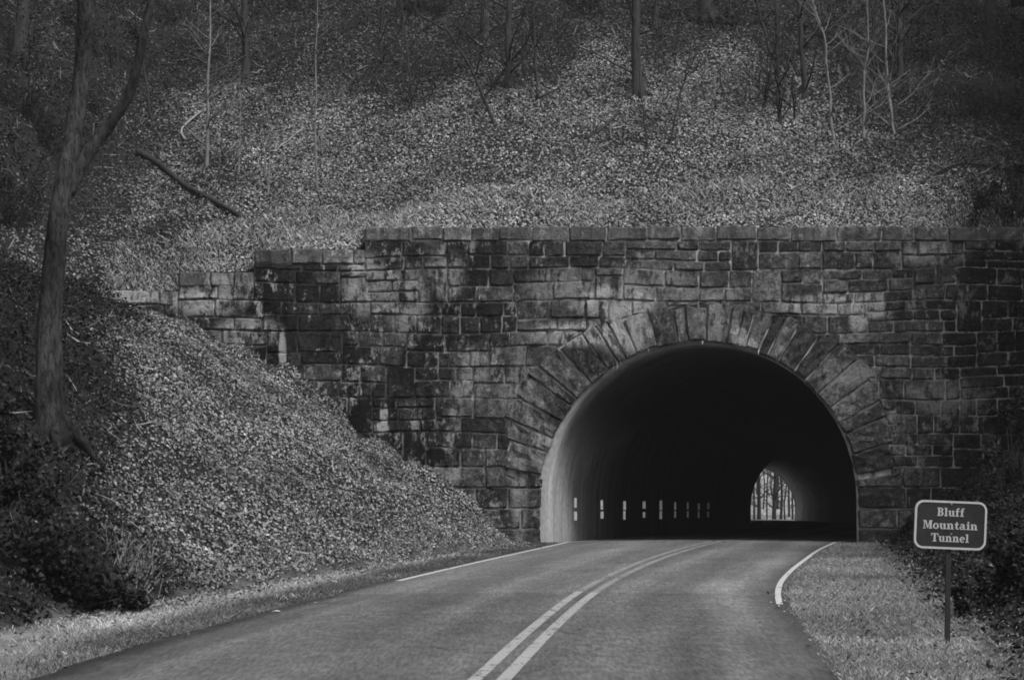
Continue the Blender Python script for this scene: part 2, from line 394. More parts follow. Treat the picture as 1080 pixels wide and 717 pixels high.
# ------------------------------------------------------------------ ground sheet
def grid_lines(segs):
    out = []
    for a, b, st in segs: out += list(np.arange(a, b-1e-6, st))
    return np.array(out + [segs[-1][1]])
gx = grid_lines([(-320,-60,20),(-60,-28,4),(-28,28,0.5),(28,60,2),(60,320,20)])
gy = np.array(sorted(set(np.round(grid_lines([(-160,-20,10),(-20,10,2),(10,54,0.5),(56,82,0.5),(82,198,4),(204,300,4),(300,700,25)]),3)) | {54.0, 54.3, 54.65, 55.2, 200.0, 200.35}))
GX, GY = np.meshgrid(gx, gy)
GZ = H(GX, GY)
def turf_mask(X, Y):
    xl, xr = road_edges(np.minimum(Y, 54)); tl = np.interp(Y, _tl[:,0], _tl[:,1]); tr = np.interp(Y, _tr[:,0], _tr[:,1])
    f = np.clip((X-tl+0.05)/0.5, 0, 1)*np.clip((tr+0.4-X)/0.8, 0, 1)
    co = c_out(Y)
    return np.where(Y < 54.2, f, np.where(Y > 200.2, np.clip((Y-200)/3, 0, 1), 0))
GT = turf_mask(GX, GY)
nxg, nyg = len(gx), len(gy)
idx = np.arange(nxg*nyg).reshape(nyg, nxg)
Q = np.stack([idx[:-1,:-1], idx[:-1,1:], idx[1:,1:], idx[1:,:-1]], -1)
keep = np.ones(Q.shape[:2], bool)
j54 = int(np.argmin(abs(gy-54.3))); j200 = int(np.argmin(abs(gy-200.0)))
xm = (gx[:-1]+gx[1:])/2
keep[j54, (xm > 0.2) & (xm < 10.6)] = False
keep[j200, abs(xm - c_in(YEXIT)) < 5.6] = False
ground = big_mesh('ground', np.stack([GX, GY, GZ], -1).reshape(-1,3), Q[keep], M['ground'], GT.ravel(), True)
tag(ground, 'wooded ground with leaf covered banks around the tunnel mouth', 'ground', kind='structure')

# ------------------------------------------------------------------ road
ry = np.concatenate([np.arange(-60, 60, 0.5), np.arange(60, 292, 1.0)])
rl, rr = road_edges(ry); rz = road_z(ry)
cols = np.linspace(0, 1, 17)
jit = 0.03*np.sin(ry*1.1)+0.02*np.sin(ry*2.7+1)+0.02*RNG.normal(size=len(ry))
jit2 = 0.03*np.sin(ry*.9+2)+0.02*np.sin(ry*2.3)+0.02*RNG.normal(size=len(ry))
ins = np.clip(np.minimum((54-ry)/3, 1), 0, 1)
rl_ = rl + jit*ins; rr_ = rr + jit2*ins
RX = rl_[:,None] + (rr_-rl_)[:,None]*cols[None]
RZ = rz[:,None] + 0.05*(1-(2*cols[None]-1)**2)*np.where(ry<54,1,0.6)[:,None]
RYY = np.repeat(ry[:,None], 17, 1)
top = np.stack([RX, RYY, RZ], -1)
sideL = top[:, :1].copy(); sideL[...,0] -= .02; sideL[...,2] -= .12
sideR = top[:, -1:].copy(); sideR[...,0] += .02; sideR[...,2] -= .12
RV = np.concatenate([sideL, top, sideR], 1)
nr = RV.shape[1]
ii = np.arange(len(ry)*nr).reshape(len(ry), nr)
RQ = np.stack([ii[:-1,:-1], ii[:-1,1:], ii[1:,1:], ii[1:,:-1]], -1).reshape(-1,4)
road = big_mesh('road', RV.reshape(-1,3), RQ, M['asphalt'], None, True)
uvl = road.data.uv_layers.new(name='UVMap')
U = np.concatenate([[-4.1], (cols*2-1)*4.05, [4.1]]); UU = np.stack(np.broadcast_arrays(U[None], ry[:,None]), -1).reshape(-1,2)
uvl.data.foreach_set('uv', UU[RQ.ravel()].astype(np.float32).ravel())
tag(road, 'two lane asphalt road curving into the tunnel', 'road', kind='structure')
def road_h(x, Y):
    l, r = road_edges(np.array([Y])); t = (x-l[0])/(r[0]-l[0])
    return float(road_z(np.array([Y]))[0]) + 0.05*(1-(2*t-1)**2)*(1 if Y < 54 else 0.6)
def stripe(name, path, width, y0, y1, mat, label):
    V = []; Fq = []
    ys = np.arange(y0, y1+1e-6, 0.25)
    for i, y in enumerate(ys):
        x = path(y); hw = width/2
        for k in range(4):
            xx = x - hw + width*k/3
            V.append((xx, y, road_h(xx, y)+0.005))
        if i:
            for k in range(3): Fq.append(((i-1)*4+k, (i-1)*4+k+1, i*4+k+1, i*4+k))
    o = big_mesh(name, np.array(V), np.array(Fq), mat, None, True)
    tag(o, label, 'road marking', kind='structure'); return o
_yl = np.array([(10,-.95),(18.2,-.17),(24,.42),(31,1.25),(38,2.35),(46.4,4.0),(54,5.85),(62,8.0),(70,10.0)])
def ymid(y):
    return float(catmull(_yl, np.array([y]))[0]) if y < 54 else float(c_in(y)+0.5)
def le(y): return float(road_edges(np.array([y]))[0][0])
def re_(y): return float(road_edges(np.array([y]))[1][0])
stripe('left_centre_line', lambda y: ymid(y)-0.135, 0.13, 8, 31.2, M['yellow_line'], 'left stripe of the bold double centre line in the foreground')
stripe('right_centre_line', lambda y: ymid(y)+0.135, 0.14, 8, 30.8, M['yellow_line'], 'right stripe of the bold double centre line in the foreground')
stripe('worn_left_centre_line', lambda y: ymid(y)-0.135, 0.13, 31.2, 110, M['worn_line'], 'left stripe of the worn double centre line running into the tunnel')
stripe('worn_right_centre_line', lambda y: ymid(y)+0.135, 0.135, 30.8, 110, M['worn_line'], 'right stripe of the worn double centre line running into the tunnel')
stripe('left_edge_line', lambda y: le(y)+0.28, 0.14, 34.7, 120, M['white_line'], 'white line along the left edge of the road')
stripe('right_edge_line', lambda y: re_(y)-0.15, 0.10, 28.6, 120, M['white_line'], 'white line bending along the right edge of the road')

# ------------------------------------------------------------------ portal wall
RI = 4.51; AX = wx(738); AZ = wz(527)
RO_T = np.array([(0,0),(9,0.0),(10,1.1),(25,1.4),(40,1.5),(60,1.25),(75,1.05),(90,1.02)])
def ro(theta):
    d = math.degrees(theta); d = d if d <= 90 else 180-d
    return RI + float(np.interp(d, RO_T[:,0], RO_T[:,1]))
XW0, XW1 = wx(115), 22.0
# steps of the wall top: (left x, right x, top z)
STEPS = [(wx(115), wx(188), wz(307)), (wx(188), wx(268), wz(287)), (wx(268), wx(385), wz(263)), (wx(385), XW1, wz(239.5))]
COPE_H = 0.39
def wall_top(x):
    for a, b, z in STEPS:
        if a <= x < b: return z
    return STEPS[-1][2] if x >= XW1 else STEPS[0][2]
def wall_bottom(x):
    return h1(x, 53.9)

portal = empty('portal_wall', (AX, WY, 0), 'dark weathered stone wall of coursed blocks with the arched tunnel mouth', 'wall')
# mortar core with the opening cut out
core = MB(); RC = RI + 0.06
xs = sorted(set([XW0+.02, XW1] + [s_[0] for s_ in STEPS[1:]] + [AX-RC, AX+RC] + [AX-RC*math.cos(math.pi*i/48) for i in range(49)] + list(np.arange(-11, 22, 1.0))))
yf, yb = WY+0.024, WY+0.62
for a, b in zip(xs[:-1], xs[1:]):
    if b-a < 1e-6: continue
    m = (a+b)/2; zt = wall_top(m) - 0.03
    def lo(x):
        if AX-RC-1e-6 <= m <= AX+RC: return AZ + math.sqrt(max(0, RC*RC-(x-AX)**2)) + 0.0
        return min(wall_bottom(a), wall_bottom(b)) - 0.8
    za, zb = lo(a), lo(b)
    core.add([(a,yf,za),(b,yf,zb),(b,yf,zt),(a,yf,zt),(a,yb,za),(b,yb,zb),(b,yb,zt),(a,yb,zt)],
             [(0,1,2,3),(5,4,7,6),(0,4,5,1),(3,2,6,7),(0,3,7,4),(1,5,6,2)])
core.build('mortar_core', M['mortar'], portal, False)

def hash01(*a):
    v = math.sin(sum(x*k for x, k in zip(a, (12.9898, 78.233, 37.719, 4.581))))*43758.5453
    return v - math.floor(v)
def rock_face(P, nu, nv, su, sv, bulge, back, rough, seed):
    """P(u,v)->(x,z) on the wall face; quarry faced block with its arrises set back to the joint"""
    rng = random.Random(seed)
    def marks(n, length):
        e = min(0.035/length, 0.2)
        return [0] + [e + (1-2*e)*i/(n-2) for i in range(n-1)] + [1] if n > 2 else [0, e, 1-e, 1]
    us, vsn = marks(nu, su), marks(nv, sv)
    V = []; Fc = []; T = []
    a, b = len(us), len(vsn)
    tiltx, tiltz = rng.uniform(-.03,.03), rng.uniform(-.03,.03)
    cx_, cz_ = P(.5, .5)
    for j, v in enumerate(vsn):
        for i, u in enumerate(us):
            edge = (i in (0, a-1)) + (j in (0, b-1))
            x, z = P(u, v)
            if edge:
                d = rng.uniform(-.004, .012); x += rng.uniform(-.02,.02); z += rng.uniform(-.016,.016)
                if edge == 2:
                    q = rng.uniform(.0, .05); d -= 0.008; x += (cx_-x)/max(abs(cx_-x), 1e-3)*q; z += (cz_-z)/max(abs(cz_-z), 1e-3)*q*.8
            else:
                d = bulge*(0.6+0.8*rng.random()) + rng.uniform(-rough, rough) + tiltx*(u-.5)*2 + tiltz*(v-.5)*2
                d = max(d, .012); x += rng.uniform(-.02,.02); z += rng.uniform(-.012,.012)
            V.append((x, WY - d, z)); T.append(1.0 if edge else 0.0)
    for j in range(b-1):
        for i in range(a-1): Fc.append((j*a+i, j*a+i+1, (j+1)*a+i+1, (j+1)*a+i))
    border = [i for i in range(a)] + [j*a+a-1 for j in range(1,b)] + [(b-1)*a+i for i in range(a-2,-1,-1)] + [j*a for j in range(b-2,0,-1)]
    n0 = len(V)
    for q in border: V.append((V[q][0], back, V[q][2])); T.append(1.0)
    m = len(border)
    for q in range(m):
        q2 = (q+1) % m
        Fc.append((border[q2], border[q], n0+q, n0+q2))
    return V, Fc, T
GAP = 0.018
stones = []      # (visible area, V, F)
def put_stone(x0, x1, z0, z1, bulge=None):
    if x1-x0 < 0.12 or z1-z0 < 0.08: return
    x0, x1, z0, z1 = x0+GAP, x1-GAP, z0+GAP, z1-GAP
    xc, zc = (x0+x1)/2, (z0+z1)/2
    if z1 < wall_bottom(xc) - 0.05 and z1 < min(wall_bottom(x0), wall_bottom(x1)): return
    dx, dz = xc-AX, zc-AZ
    su, sv = x1-x0, z1-z0
    def lim_x(z, sign):
        if z < AZ: r = RI
        else:
            # extrados or intrados at this height, found along the row
            r = None
            for t in np.linspace(0, math.pi/2, 91):
                if ro(t)*math.sin(t) >= z-AZ: r = ro(t)*math.cos(t); break
            if r is None: return AX
            lowest = RI*math.cos(math.asin(min(1, (z-AZ)/RI))) if z-AZ < RI else 0
            r = max(r, lowest)
            if r > RI: r -= 0.06
        return AX + sign*(r+0.0)
    def lim_z(x):
        best = None
        for t in np.linspace(math.pi/2, 0.15, 91):
            if ro(t)*math.cos(t) >= abs(x-AX): best = ro(t)*math.sin(t); break
        return AZ + (best - 0.05 if best else 0)
    rr_ = math.hypot(dx, max(dz, 0))
    near = rr_ < RI + 1.9 + max(su, sv)*0.7
    P = lambda u, v: (x0+su*u, z0+sv*v)
    if near:
        ang = math.degrees(math.atan2(max(dz, 0), abs(dx)+1e-6))
        if ang > 62:
            lo0 = max(z0, lim_z(xc)); 
            if z1 - max(z0, max(lim_z(x0), lim_z(x1)) if max(lim_z(x0), lim_z(x1)) < z1 else lim_z(xc)) < 0.06 and z1-lo0 < 0.1: return
            def P(u, v):
                x = x0+su*u; zl = min(max(z0, lim_z(x)), z1-0.03); return (x, zl+(z1-zl)*v)
        else:
            sign = -1 if dx < 0 else 1
            wmin = min((min(x1, lim_x(z, -1))-x0) if sign < 0 else (x1-max(x0, lim_x(z, 1))) for z in (z0, z1))
            wmax = max((min(x1, lim_x(z, -1))-x0) if sign < 0 else (x1-max(x0, lim_x(z, 1))) for z in (z0, z1))
            if wmax < 0.12: return
            def P(u, v):
                z = z0+sv*v
                if sign < 0:
                    r = max(min(x1, lim_x(z, -1)), x0+0.04); return (x0+(r-x0)*u, z)
                l = min(max(x0, lim_x(z, 1)), x1-0.04); return (l+(x1-l)*u, z)
    nu = max(4, min(8, int(su/0.17)+2)); nv = max(3, min(5, int(sv/0.15)+2))
    b = bulge if bulge is not None else random.choice([.02,.03,.04,.05,.07])
    seed = int((x0*913+z0*7919)*10)
    def PW(u, v):
        x, z = P(u, v)
        g = max(0.0, min(1.0, (z-AZ)/1.5))*max(0.0, min(1.0, (ztop-z)/.8))
        return x, z + g*(.04*math.sin(.55*x+.9*z+.4)+.025*math.sin(1.25*x-1.3*z+2))
    V, Fc, T = rock_face(PW, nu, nv, su, sv, b, WY+0.10, 0.020, seed)
    stones.append((su*sv, V, Fc, T))
rs = random.Random(21)
# coping stones
copes = []
JOINTS = {0: [wx(115), wx(168), wx(188)], 1: [wx(188), wx(222), wx(247), wx(268)],
          2: [wx(268), wx(307), wx(340), wx(373), wx(385)],
          3: [wx(p) for p in (385,434,467,497,526,561,600,640,683,718,755,798,834,882,930,964,1000,1042,1080,1130)] + [18.0, 20.0, 22.0]}
for si, (a, b, zt) in enumerate(STEPS):
    js = JOINTS[si]
    for p, q in zip(js[:-1], js[1:]):
        if p > 16.5: continue
        hgt = COPE_H*rs.uniform(.93, 1.08); dzt = rs.uniform(-.02, .02)
        x0, x1, z1 = p+.016, q-.016, zt+dzt
        V, Fc, T = rock_face(lambda u, v, x0=x0, x1=x1, z1=z1, h=hgt: (x0+(x1-x0)*u, z1-h+h*v), max(4, min(8, int((x1-x0)/.2)+2)), 4, x1-x0, hgt, rs.uniform(.03,.06), WY+0.55, .010, int(p*1000))
        mb = MB(); mb.add(V, Fc)
        mb.build('coping_stone', M['coping'], portal, False, tone=T)
# random ashlar: bands of about a metre, split into panels that each break into courses in their own way
ztop = STEPS[-1][2] - COPE_H
bands = []; z = ztop
for h in (30, 34, 32, 36, 34, 37, 36): bands.append((z, z-h*K, False)); z -= h*K
while z > -0.6: bands.append((z, z-21.5*K, True)); z -= 21.5*K
def row(x0, x1, zb, zt, lo_, hi_, bulge=None):
    x = x0
    while x < x1-.02:
        wd = rs.uniform(lo_, hi_)
        if x1-(x+wd) < .35: wd = x1-x
        put_stone(x, x+wd, zb, zt, bulge); x += wd
def panel(x0, x1, zb, zt, jamb):
    t = wall_top((x0+x1)/2) - COPE_H
    zt = min(zt, t); hgt = zt-zb
    if hgt < .09 or x1-x0 < .1: return
    if jamb: row(x0, x1, zb, zt, .9, 1.7, rs.choice([.07,.09,.11])); return
    if hgt < .55: row(x0, x1, zb, zt, .5, 1.4); return
    r = rs.random()
    if r < .55:
        q = zb + hgt*rs.uniform(.36,.64); row(x0, x1, zb, q, .42, 1.2); row(x0, x1, q, zt, .42, 1.2)
    elif r < (.66 if x0 < 7 else .85):
        q = zb + hgt*rs.uniform(.28,.38); q2 = q + (zt-q)*rs.uniform(.42,.58)
        row(x0, x1, zb, q, .6, 1.5); row(x0, x1, q, q2, .6, 1.4); row(x0, x1, q2, zt, .6, 1.5)
    else:
        wq = rs.uniform(.6,.9)
        if rs.random() < .5: a0, a1, b0, b1 = x0, x0+wq, x0+wq, x1
        else: a0, a1, b0, b1 = x1-wq, x1, x0, x1-wq
        e = zt - hgt*rs.uniform(.0,.3)
        if zt-e < .14: e = zt
        put_stone(a0, a1, zb, e)
        if e < zt: put_stone(a0, a1, e, zt)
        if b1-b0 > .2:
            q = zb + hgt*rs.uniform(.4,.6); row(b0, b1, zb, q, .5, 1.2); row(b0, b1, q, zt, .5, 1.2)
for zt, zb, jamb in bands:
    x = XW0
    while x < 16.0:
        x1 = x + (rs.uniform(1.5, 3.2))
        for a, b, zz in STEPS[1:]:
            if x < a-.05 < x1+.3 and zt > wall_top(a-.1)-COPE_H-.3: x1 = a
        if jamb and zt < AZ+.9:
            if AX-RI-.05 <= x < AX+RI: x = AX+RI; continue
            if x < AX-RI < x1+.6: x1 = AX-RI
        panel(x, x1, zb, zt, jamb); x = x1
stones.sort(key=lambda s_: -s_[0])
def in_view(V):
    n = len(V); x = sum(p[0] for p in V)/n; return x < wx(1110)
vis = [s_ for s_ in stones if in_view(s_[1])]
rest = [s_ for s_ in stones if not in_view(s_[1])] + vis[300:]
for a_, V, Fc, T in vis[:300]:
    mb = MB(); mb.add(V, Fc); mb.build('stone', M['stone'], portal, False, tone=T)
if rest:
    mb = MB(); TT = []
    for a_, V, Fc, T in rest: mb.add(V, Fc); TT += T
    o = mb.build('small_stones', M['stone'], portal, False, tone=TT); o['kind'] = 'stuff'
print('stones', len(stones), 'in view', len(vis))
# voussoirs of the arch
th = R(9.0); vi = 0
while th < R(171):
    dw = R(rs.choice([3.4, 4.4, 5.4, 6.6, 7.6]))
    if th + dw > R(167): dw = R(171) - th
    t0, t1 = th, th+dw
    tm = (t0+t1)/2
    rout = ro(max(tm, R(10.5)) if tm < math.pi/2 else min(tm, R(169.5))) + rs.uniform(-.07, .15)
    r_in = RI + rs.uniform(-.03, .05)
    skew = rs.uniform(-.10, .10)
    def P(u, v, t0=t0, t1=t1, rout=rout, r_in=r_in, skew=skew):
        r = r_in + (rout + skew*(u-.5)*2 - r_in)*v
        g = 0.018/r
        t = (t1-g) + ((t0+g)-(t1-g))*u
        return (AX + r*math.cos(t), AZ + r*math.sin(t))
    arc = dw*(RI+.7)
    V, Fc, T = rock_face(P, max(3, int(arc/.16)+2), 6, arc, rout-RI, rs.uniform(.07, .12), WY+0.30, .028, 5000+vi)
    mb = MB(); mb.add(V, Fc); mb.build('voussoir', M['stone'], portal, False, tone=T)
    th += dw; vi += 1
# lime drips hanging from the intrados
for (px, py, ln) in ((647,384,.16),(651,382,.22),(655,380,.12),(684,368,.09),(800,371,.10),(741,361,.07)):
    mb = MB(); p = Vector((wx(px), WY+0.02, wz(py)))
    mb.tube([p+Vector((0,0,.05)), p-Vector((0,0,ln*.5)), p-Vector((.005,0,ln))], [.02,.014,.004], 6)
    mb.build('lime_drip', M['reflector'], portal)

# ------------------------------------------------------------------ tunnel lining
tun = empty('tunnel_lining', (AX, WY+.3, 0), 'curved concrete barrel of the road tunnel behind the stone arch', 'tunnel')
RL = RI - 0.05
ys = np.concatenate([[WY+0.16], np.arange(55, 200, 1.5), [200.6]])
prof = [(-RL, -0.35)] + [(-RL, 0.0)] + [(-RL*math.cos(math.pi*i/40), AZ + RL*math.sin(math.pi*i/40)) for i in range(41)] + [(RL, 0.0), (RL, -0.35)]
prof_o = [(x*1.09, z if z <= 0 else AZ+(z-AZ)*1.09 if z > AZ else z) for x, z in prof]
V = []; Fq = []
np_ = len(prof)
for y in ys:
    cx = c_in(min(y, 200.6)); sl_ = 0.275-2*0.00094*(y-WY); cs = math.sqrt(1+sl_*sl_)
    wdn = 1.0
    for x, z in prof: V.append((cx+x, y, z))
    for x, z in prof_o: V.append((cx+x, y, z))
n2 = 2*np_
for i in range(len(ys)-1):
    for k in range(np_-1):
        Fq.append((i*n2+k, i*n2+k+1, (i+1)*n2+k+1, (i+1)*n2+k))
        Fq.append((i*n2+np_+k+1, i*n2+np_+k, (i+1)*n2+np_+k, (i+1)*n2+np_+k+1))
for e in (0, len(ys)-1):
    for k in range(np_-1): Fq.append((e*n2+k, e*n2+np_+k, e*n2+np_+k+1, e*n2+k+1))
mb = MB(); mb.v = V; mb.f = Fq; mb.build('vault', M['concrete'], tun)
mb = MB()
for i, y in enumerate(ys):
    cx = c_in(y); mb.v += [(cx-4.75, y, -0.05), (cx+4.75, y, -0.05)]
    if i: mb.f.append((2*i-2, 2*i-1, 2*i+1, 2*i))
mb.build('floor', simple('tunnel_floor_concrete', 0.05, 0.09, 3), tun)
# ledge on the right wall near the far mouth
mb = MB(); lys = np.arange(170, 200.6, 1.5)
for i, y in enumerate(lys):
    cx = c_in(y)+RL; mb.v += [(cx+.02,y,-.1),(cx-.10,y,-.1),(cx-.10,y,1.22),(cx+.02,y,1.22)]
    if i:
        for k in range(3): mb.f.append((4*i-4+k, 4*i-3+k, 4*i+1+k, 4*i+k))
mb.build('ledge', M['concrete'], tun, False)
# white reflector strips along the left wall
for k in range(9):
    y = WY + 3.7 + 3.68*k
    x = c_in(y) - RL
    for (z0, z1) in ((0.97, 1.29), (0.63, 0.90)):
        mb = MB(); mb.box(x-0.02, x+0.095+rs.uniform(-.02,.012), y-0.012, y+0.012, z0+rs.uniform(-.03,.04), z1+rs.uniform(-.05,.03))
        tl_ = rs.uniform(.0,.12); mb.v = [(a, b+(c-z0)*tl_, c) for a, b, c in mb.v]
        mb.build('reflector_strip', M['retro'], tun, False)

# ------------------------------------------------------------------ trees
def branchlet(mb, p, d, ln, r, depth, rng):
    n = 4; pts = [p]; cur = p.copy(); dd = d.copy()
    for i in range(n):
        dd = (dd + Vector((rng.uniform(-.22,.22), rng.uniform(-.22,.22), rng.uniform(-.1,.2)))).normalized()
        cur = cur + dd*(ln/n); pts.append(cur.copy())
    rad = [r*(1-0.75*i/n) for i in range(n+1)]
    mb.tube(pts, rad, 5 if r > .02 else 4)
    if depth > 0:
        for k in range(rng.randint(2, 4)):
            t = rng.uniform(.35, 1.0); i = min(n-1, int(t*n)); q = pts[i].lerp(pts[i+1], t*n-i)
            nd = (dd + Vector((rng.uniform(-1,1), rng.uniform(-1,1), rng.uniform(-.3,.7)))*0.9).normalized()
            branchlet(mb, q, nd, ln*rng.uniform(.45,.7), rad[i]*.62, depth-1, rng)
def spline_pts(ctrl, per=5):
    out = []
    c = [ctrl[0]] + list(ctrl) + [ctrl[-1]]
    for i in range(1, len(c)-2):
        for k in range(per):
            t = k/per
            a, b, cc, d = c[i-1], c[i], c[i+1], c[i+2]
            out.append(0.5*((2*b) + (cc-a)*t + (2*a-5*b+4*cc-d)*t*t + (3*b-a-3*cc+d)*t*t*t))
    out.append(ctrl[-1]); return out
def bare_tree(name, pxs, wpx, label, mat, group=None, cat='tree', height=13, forks=(), seed=1, limbs=9, flare=1.5, low=0.45, depth=2, roots=0, y_at=None):
    """pxs: trunk line in photo pixels from its foot upwards; wpx: its width in pixels at the foot"""
    rng = random.Random(seed)
    foot = ground_at(*pxs[0]) if y_at is None else y_at
    Y = foot.y; k = Y/F
    pts = [foot - Vector((0,0,.25))] + [foot.copy()] + [pix(px, py, Y) for px, py in pxs[1:]]
    for i in range(2, len(pts)): pts[i].y += 0.12*(i-1)*rng.uniform(-.5,.8)
    if wpx < 9:      # young stems are never straight
        q2 = [pts[0], pts[1]]
        for a_, b_ in zip(pts[1:-1], pts[2:]):
            for f_ in (.25, .5, .75): q2.append(a_.lerp(b_, f_) + Vector((rng.gauss(0,.016), rng.gauss(0,.016), 0)))
            q2.append(b_)
        pts = q2
    last = pts[-1]; prev = pts[-2]; d = (last-prev).normalized()
    while last.z - foot.z < height:
        d = (d*0.85 + Vector((rng.uniform(-.1,.1), rng.uniform(-.1,.1), .3))).normalized()
        last = last + d*min(2.0, height*.2); pts.append(last)
    sp = spline_pts(pts, 5)
    r0 = wpx*k/2
    L = len(sp)
    rad = []
    for i, p in enumerate(sp):
        t = max(0, (p.z-foot.z)/height); rad.append(r0*(1-0.86*min(1,t)**0.9) * (1+(flare-1)*math.exp(-max(0, p.z-foot.z)/(r0*2.2+.05))))
    root = empty(name, foot, label, cat, group)
    mb = MB(); nside = 12 if wpx > 12 else 8
    mb.tube(sp, rad, nside, 0.10 if wpx > 12 else 0.06)
    for q in range(roots):
        a = 2*math.pi*q/roots + rng.uniform(-.4,.4); dv = Vector((math.cos(a), math.sin(a)*.8, 0))
        e = foot + dv*r0*4.0; e.z = h1(e.x, e.y)-.05
        mb.tube([foot+Vector((0,0,r0*2.2)), foot+dv*r0*1.6+Vector((0,0,r0*.4)), e], [r0*.55, r0*.42, r0*.15], 6)
    mb.build('trunk', mat, root)
    for fk in forks:      # big limbs that the photograph shows: (start pixel ... ), width
        fp = [pix(px, py, Y+0.15) for px, py in fk[0]]
        d = (fp[-1]-fp[-2]).normalized(); e = fp[-1]
        for q in range(3): d = (d+Vector((0,0,.25))).normalized(); e = e + d*1.2; fp.append(e)
        s2 = spline_pts(fp, 4); m2 = MB(); r1 = fk[1]*k/2
        m2.tube(s2, [r1*(1-.7*i/len(s2)) for i in range(len(s2))], 8, .04); m2.build('limb', mat, root)
    cb = MB()
    for q in range(limbs):
        t = rng.uniform(low, .97); i = min(L-1, int(t*(L-1))); p = sp[i]
        a = rng.uniform(0, 2*math.pi); dv = Vector((math.cos(a), math.sin(a), rng.uniform(.35,1.0))).normalized()
        branchlet(cb, p, dv, height*rng.uniform(.13,.24)*(1.2-t*.6), max(.010, min(rad[i]*.55, .035 if t < .4 else 9)), depth, rng)
    if limbs: cb.build('crown', mat, root)
    return root
B, BD, BP = M['bark'], M['bark_dark'], M['bark_pale']
bare_tree('forked_tree', [(55,462),(52,400),(54,300),(66,200),(76,135),(84,67),(93,0)], 29, 'large grey forked trunk on the leafy bank at the left edge', B, height=15,
          forks=[([(72,205),(90,167),(114,134),(134,104),(145,70),(153,30),(163,-10)], 15)], seed=3, limbs=10, low=.6, flare=1.5, roots=5)
bare_tree('slope_tree', [(673,100),(671,60),(671,0)], 11, 'stout dark tree with flaring roots in the middle of the upper slope', BD, height=14, seed=5, roots=5, limbs=15, low=.12, flare=1.7)
bare_tree('slope_tree', [(537,92),(536,40),(537,0)], 8, 'dark trunk on the upper slope left of the stout rooted tree', BD, height=13, seed=6, limbs=14, low=.12)
bare_tree('slope_tree', [(511,46),(511,20),(512,0)], 10, 'pale grey trunk cut off by the top edge above the arch', B, height=13, seed=7, limbs=14, low=.12)
bare_tree('slope_tree', [(259,82),(258,40),(257,0)], 8, 'dark trunk at the top left beside the thin pale sapling', BD, height=13, seed=8, limbs=14, low=.12)
bare_tree('slope_tree', [(849,104),(846,60),(843,10)], 6, 'dark slender trunk in the right hand thicket of saplings', BD, height=11, seed=9, limbs=14, low=.12)
bare_tree('slope_tree', [(690,30),(693,0)], 6, 'thin dark trunk at the top edge right of the stout rooted tree', BD, height=11, seed=31, limbs=6, low=.5)
bare_tree('slope_tree', [(745,22),(744,0)], 16, 'broad dark trunk foot at the top edge right of centre', BD, height=14, seed=32, limbs=14, low=.12, roots=4)
bare_tree('slope_tree', [(950,80),(949,40),(951,0)], 6, 'dim trunk at the top right behind the pale saplings', BD, height=12, seed=33, limbs=14, low=.12)
bare_tree('slope_tree', [(1046,40),(1044,0)], 12, 'broad dim trunk in the dark top right corner', BD, height=13, seed=34, limbs=14, low=.12)
bare_tree('slope_tree', [(20,60),(22,30),(24,0)], 14, 'dim broad trunk in the dark top left corner', BD, height=13, seed=35, limbs=14, low=.12)
SAP = [
 ([(218,176),(219,90),(221,0)], 4.5, BP, 'thin pale sapling right of the forked trunk'),
 ([(251,183),(253,150),(254,110)], 2.5, BP, 'short pale sapling stem above the dark fallen log'),
 ([(283,205),(284,160),(283,120)], 2.2, BP, 'low thin sapling near the left end of the wall coping'),
 ([(334,202),(333,120),(334,30)], 2.6, BP, 'tall thin sapling left of the arched stem'),
 ([(403,70),(400,40),(404,5)], 2.6, BD, 'thin dark stem at the top between the left saplings and the arched stem'),
 ([(521,132),(507,95),(494,67),(472,34),(442,16),(426,-8)], 4.0, BD, 'arched dark sapling leaning to the left over the slope'),
 ([(568,106),(565,60),(562,10)], 3.2, BD, 'thin dark sapling right of the arched stem'),
 ([(587,92),(589,50),(592,8)], 2.6, BD, 'thinner dark sapling midway to the stout rooted tree'),
 ([(683,155),(679,125),(675,95)], 2.6, BD, 'slender stem rising against the foot of the stout rooted tree'),
 ([(706,153),(713,120),(722,85),(732,30)], 2.4, BD, 'thin dark sapling leaning right beside the stout rooted tree'),
 ([(823,131),(820,80),(818,0)], 5.0, B, 'grey sapling at the left side of the right hand thicket'),
 ([(805,115),(812,85),(815,60),(800,15)], 4.0, BD, 'crooked dark stem leaning into the right hand thicket'),
 ([(880,150),(874,84),(869,40),(861,10)], 3.6, BP, 'pale bent sapling in the middle of the right hand thicket'),
 ([(897,105),(897,70),(897,30)], 2.6, B, 'thin grey stem between the pale saplings on the right'),
 ([(911,146),(912,84),(915,40)], 3.4, BP, 'pale straight sapling right of the bent one'),
 ([(921,108),(921,50),(922,-5)], 3.2, B, 'tall grey sapling behind the pale pair on the right'),
 ([(943,142),(937,94),(934,20)], 3.4, BP, 'rightmost pale sapling of the thicket on the slope'),
 ([(838,128),(835,95),(838,60)], 2.4, B, 'short grey stem beside the grey sapling on the right'),
 ([(160,128),(150,60),(140,0)], 3.0, BD, 'thin dark stem between the forked trunk and its pale neighbour'),
 ([(435,115),(430,60),(424,10)], 2.4, BD, 'thin dark stem rising out of the brush pile near the arched sapling'),
]
for i, (p, wpx, mt, lab) in enumerate(SAP):
    short = p[-1][1] > 55
    bare_tree('sapling', p, wpx, lab, mt, 'saplings on the slope above the tunnel', 'sapling', height=3.0 if short else 7.5, seed=40+i, limbs=8 if short else 16, low=.10, flare=1.1, depth=1 if short else 2)

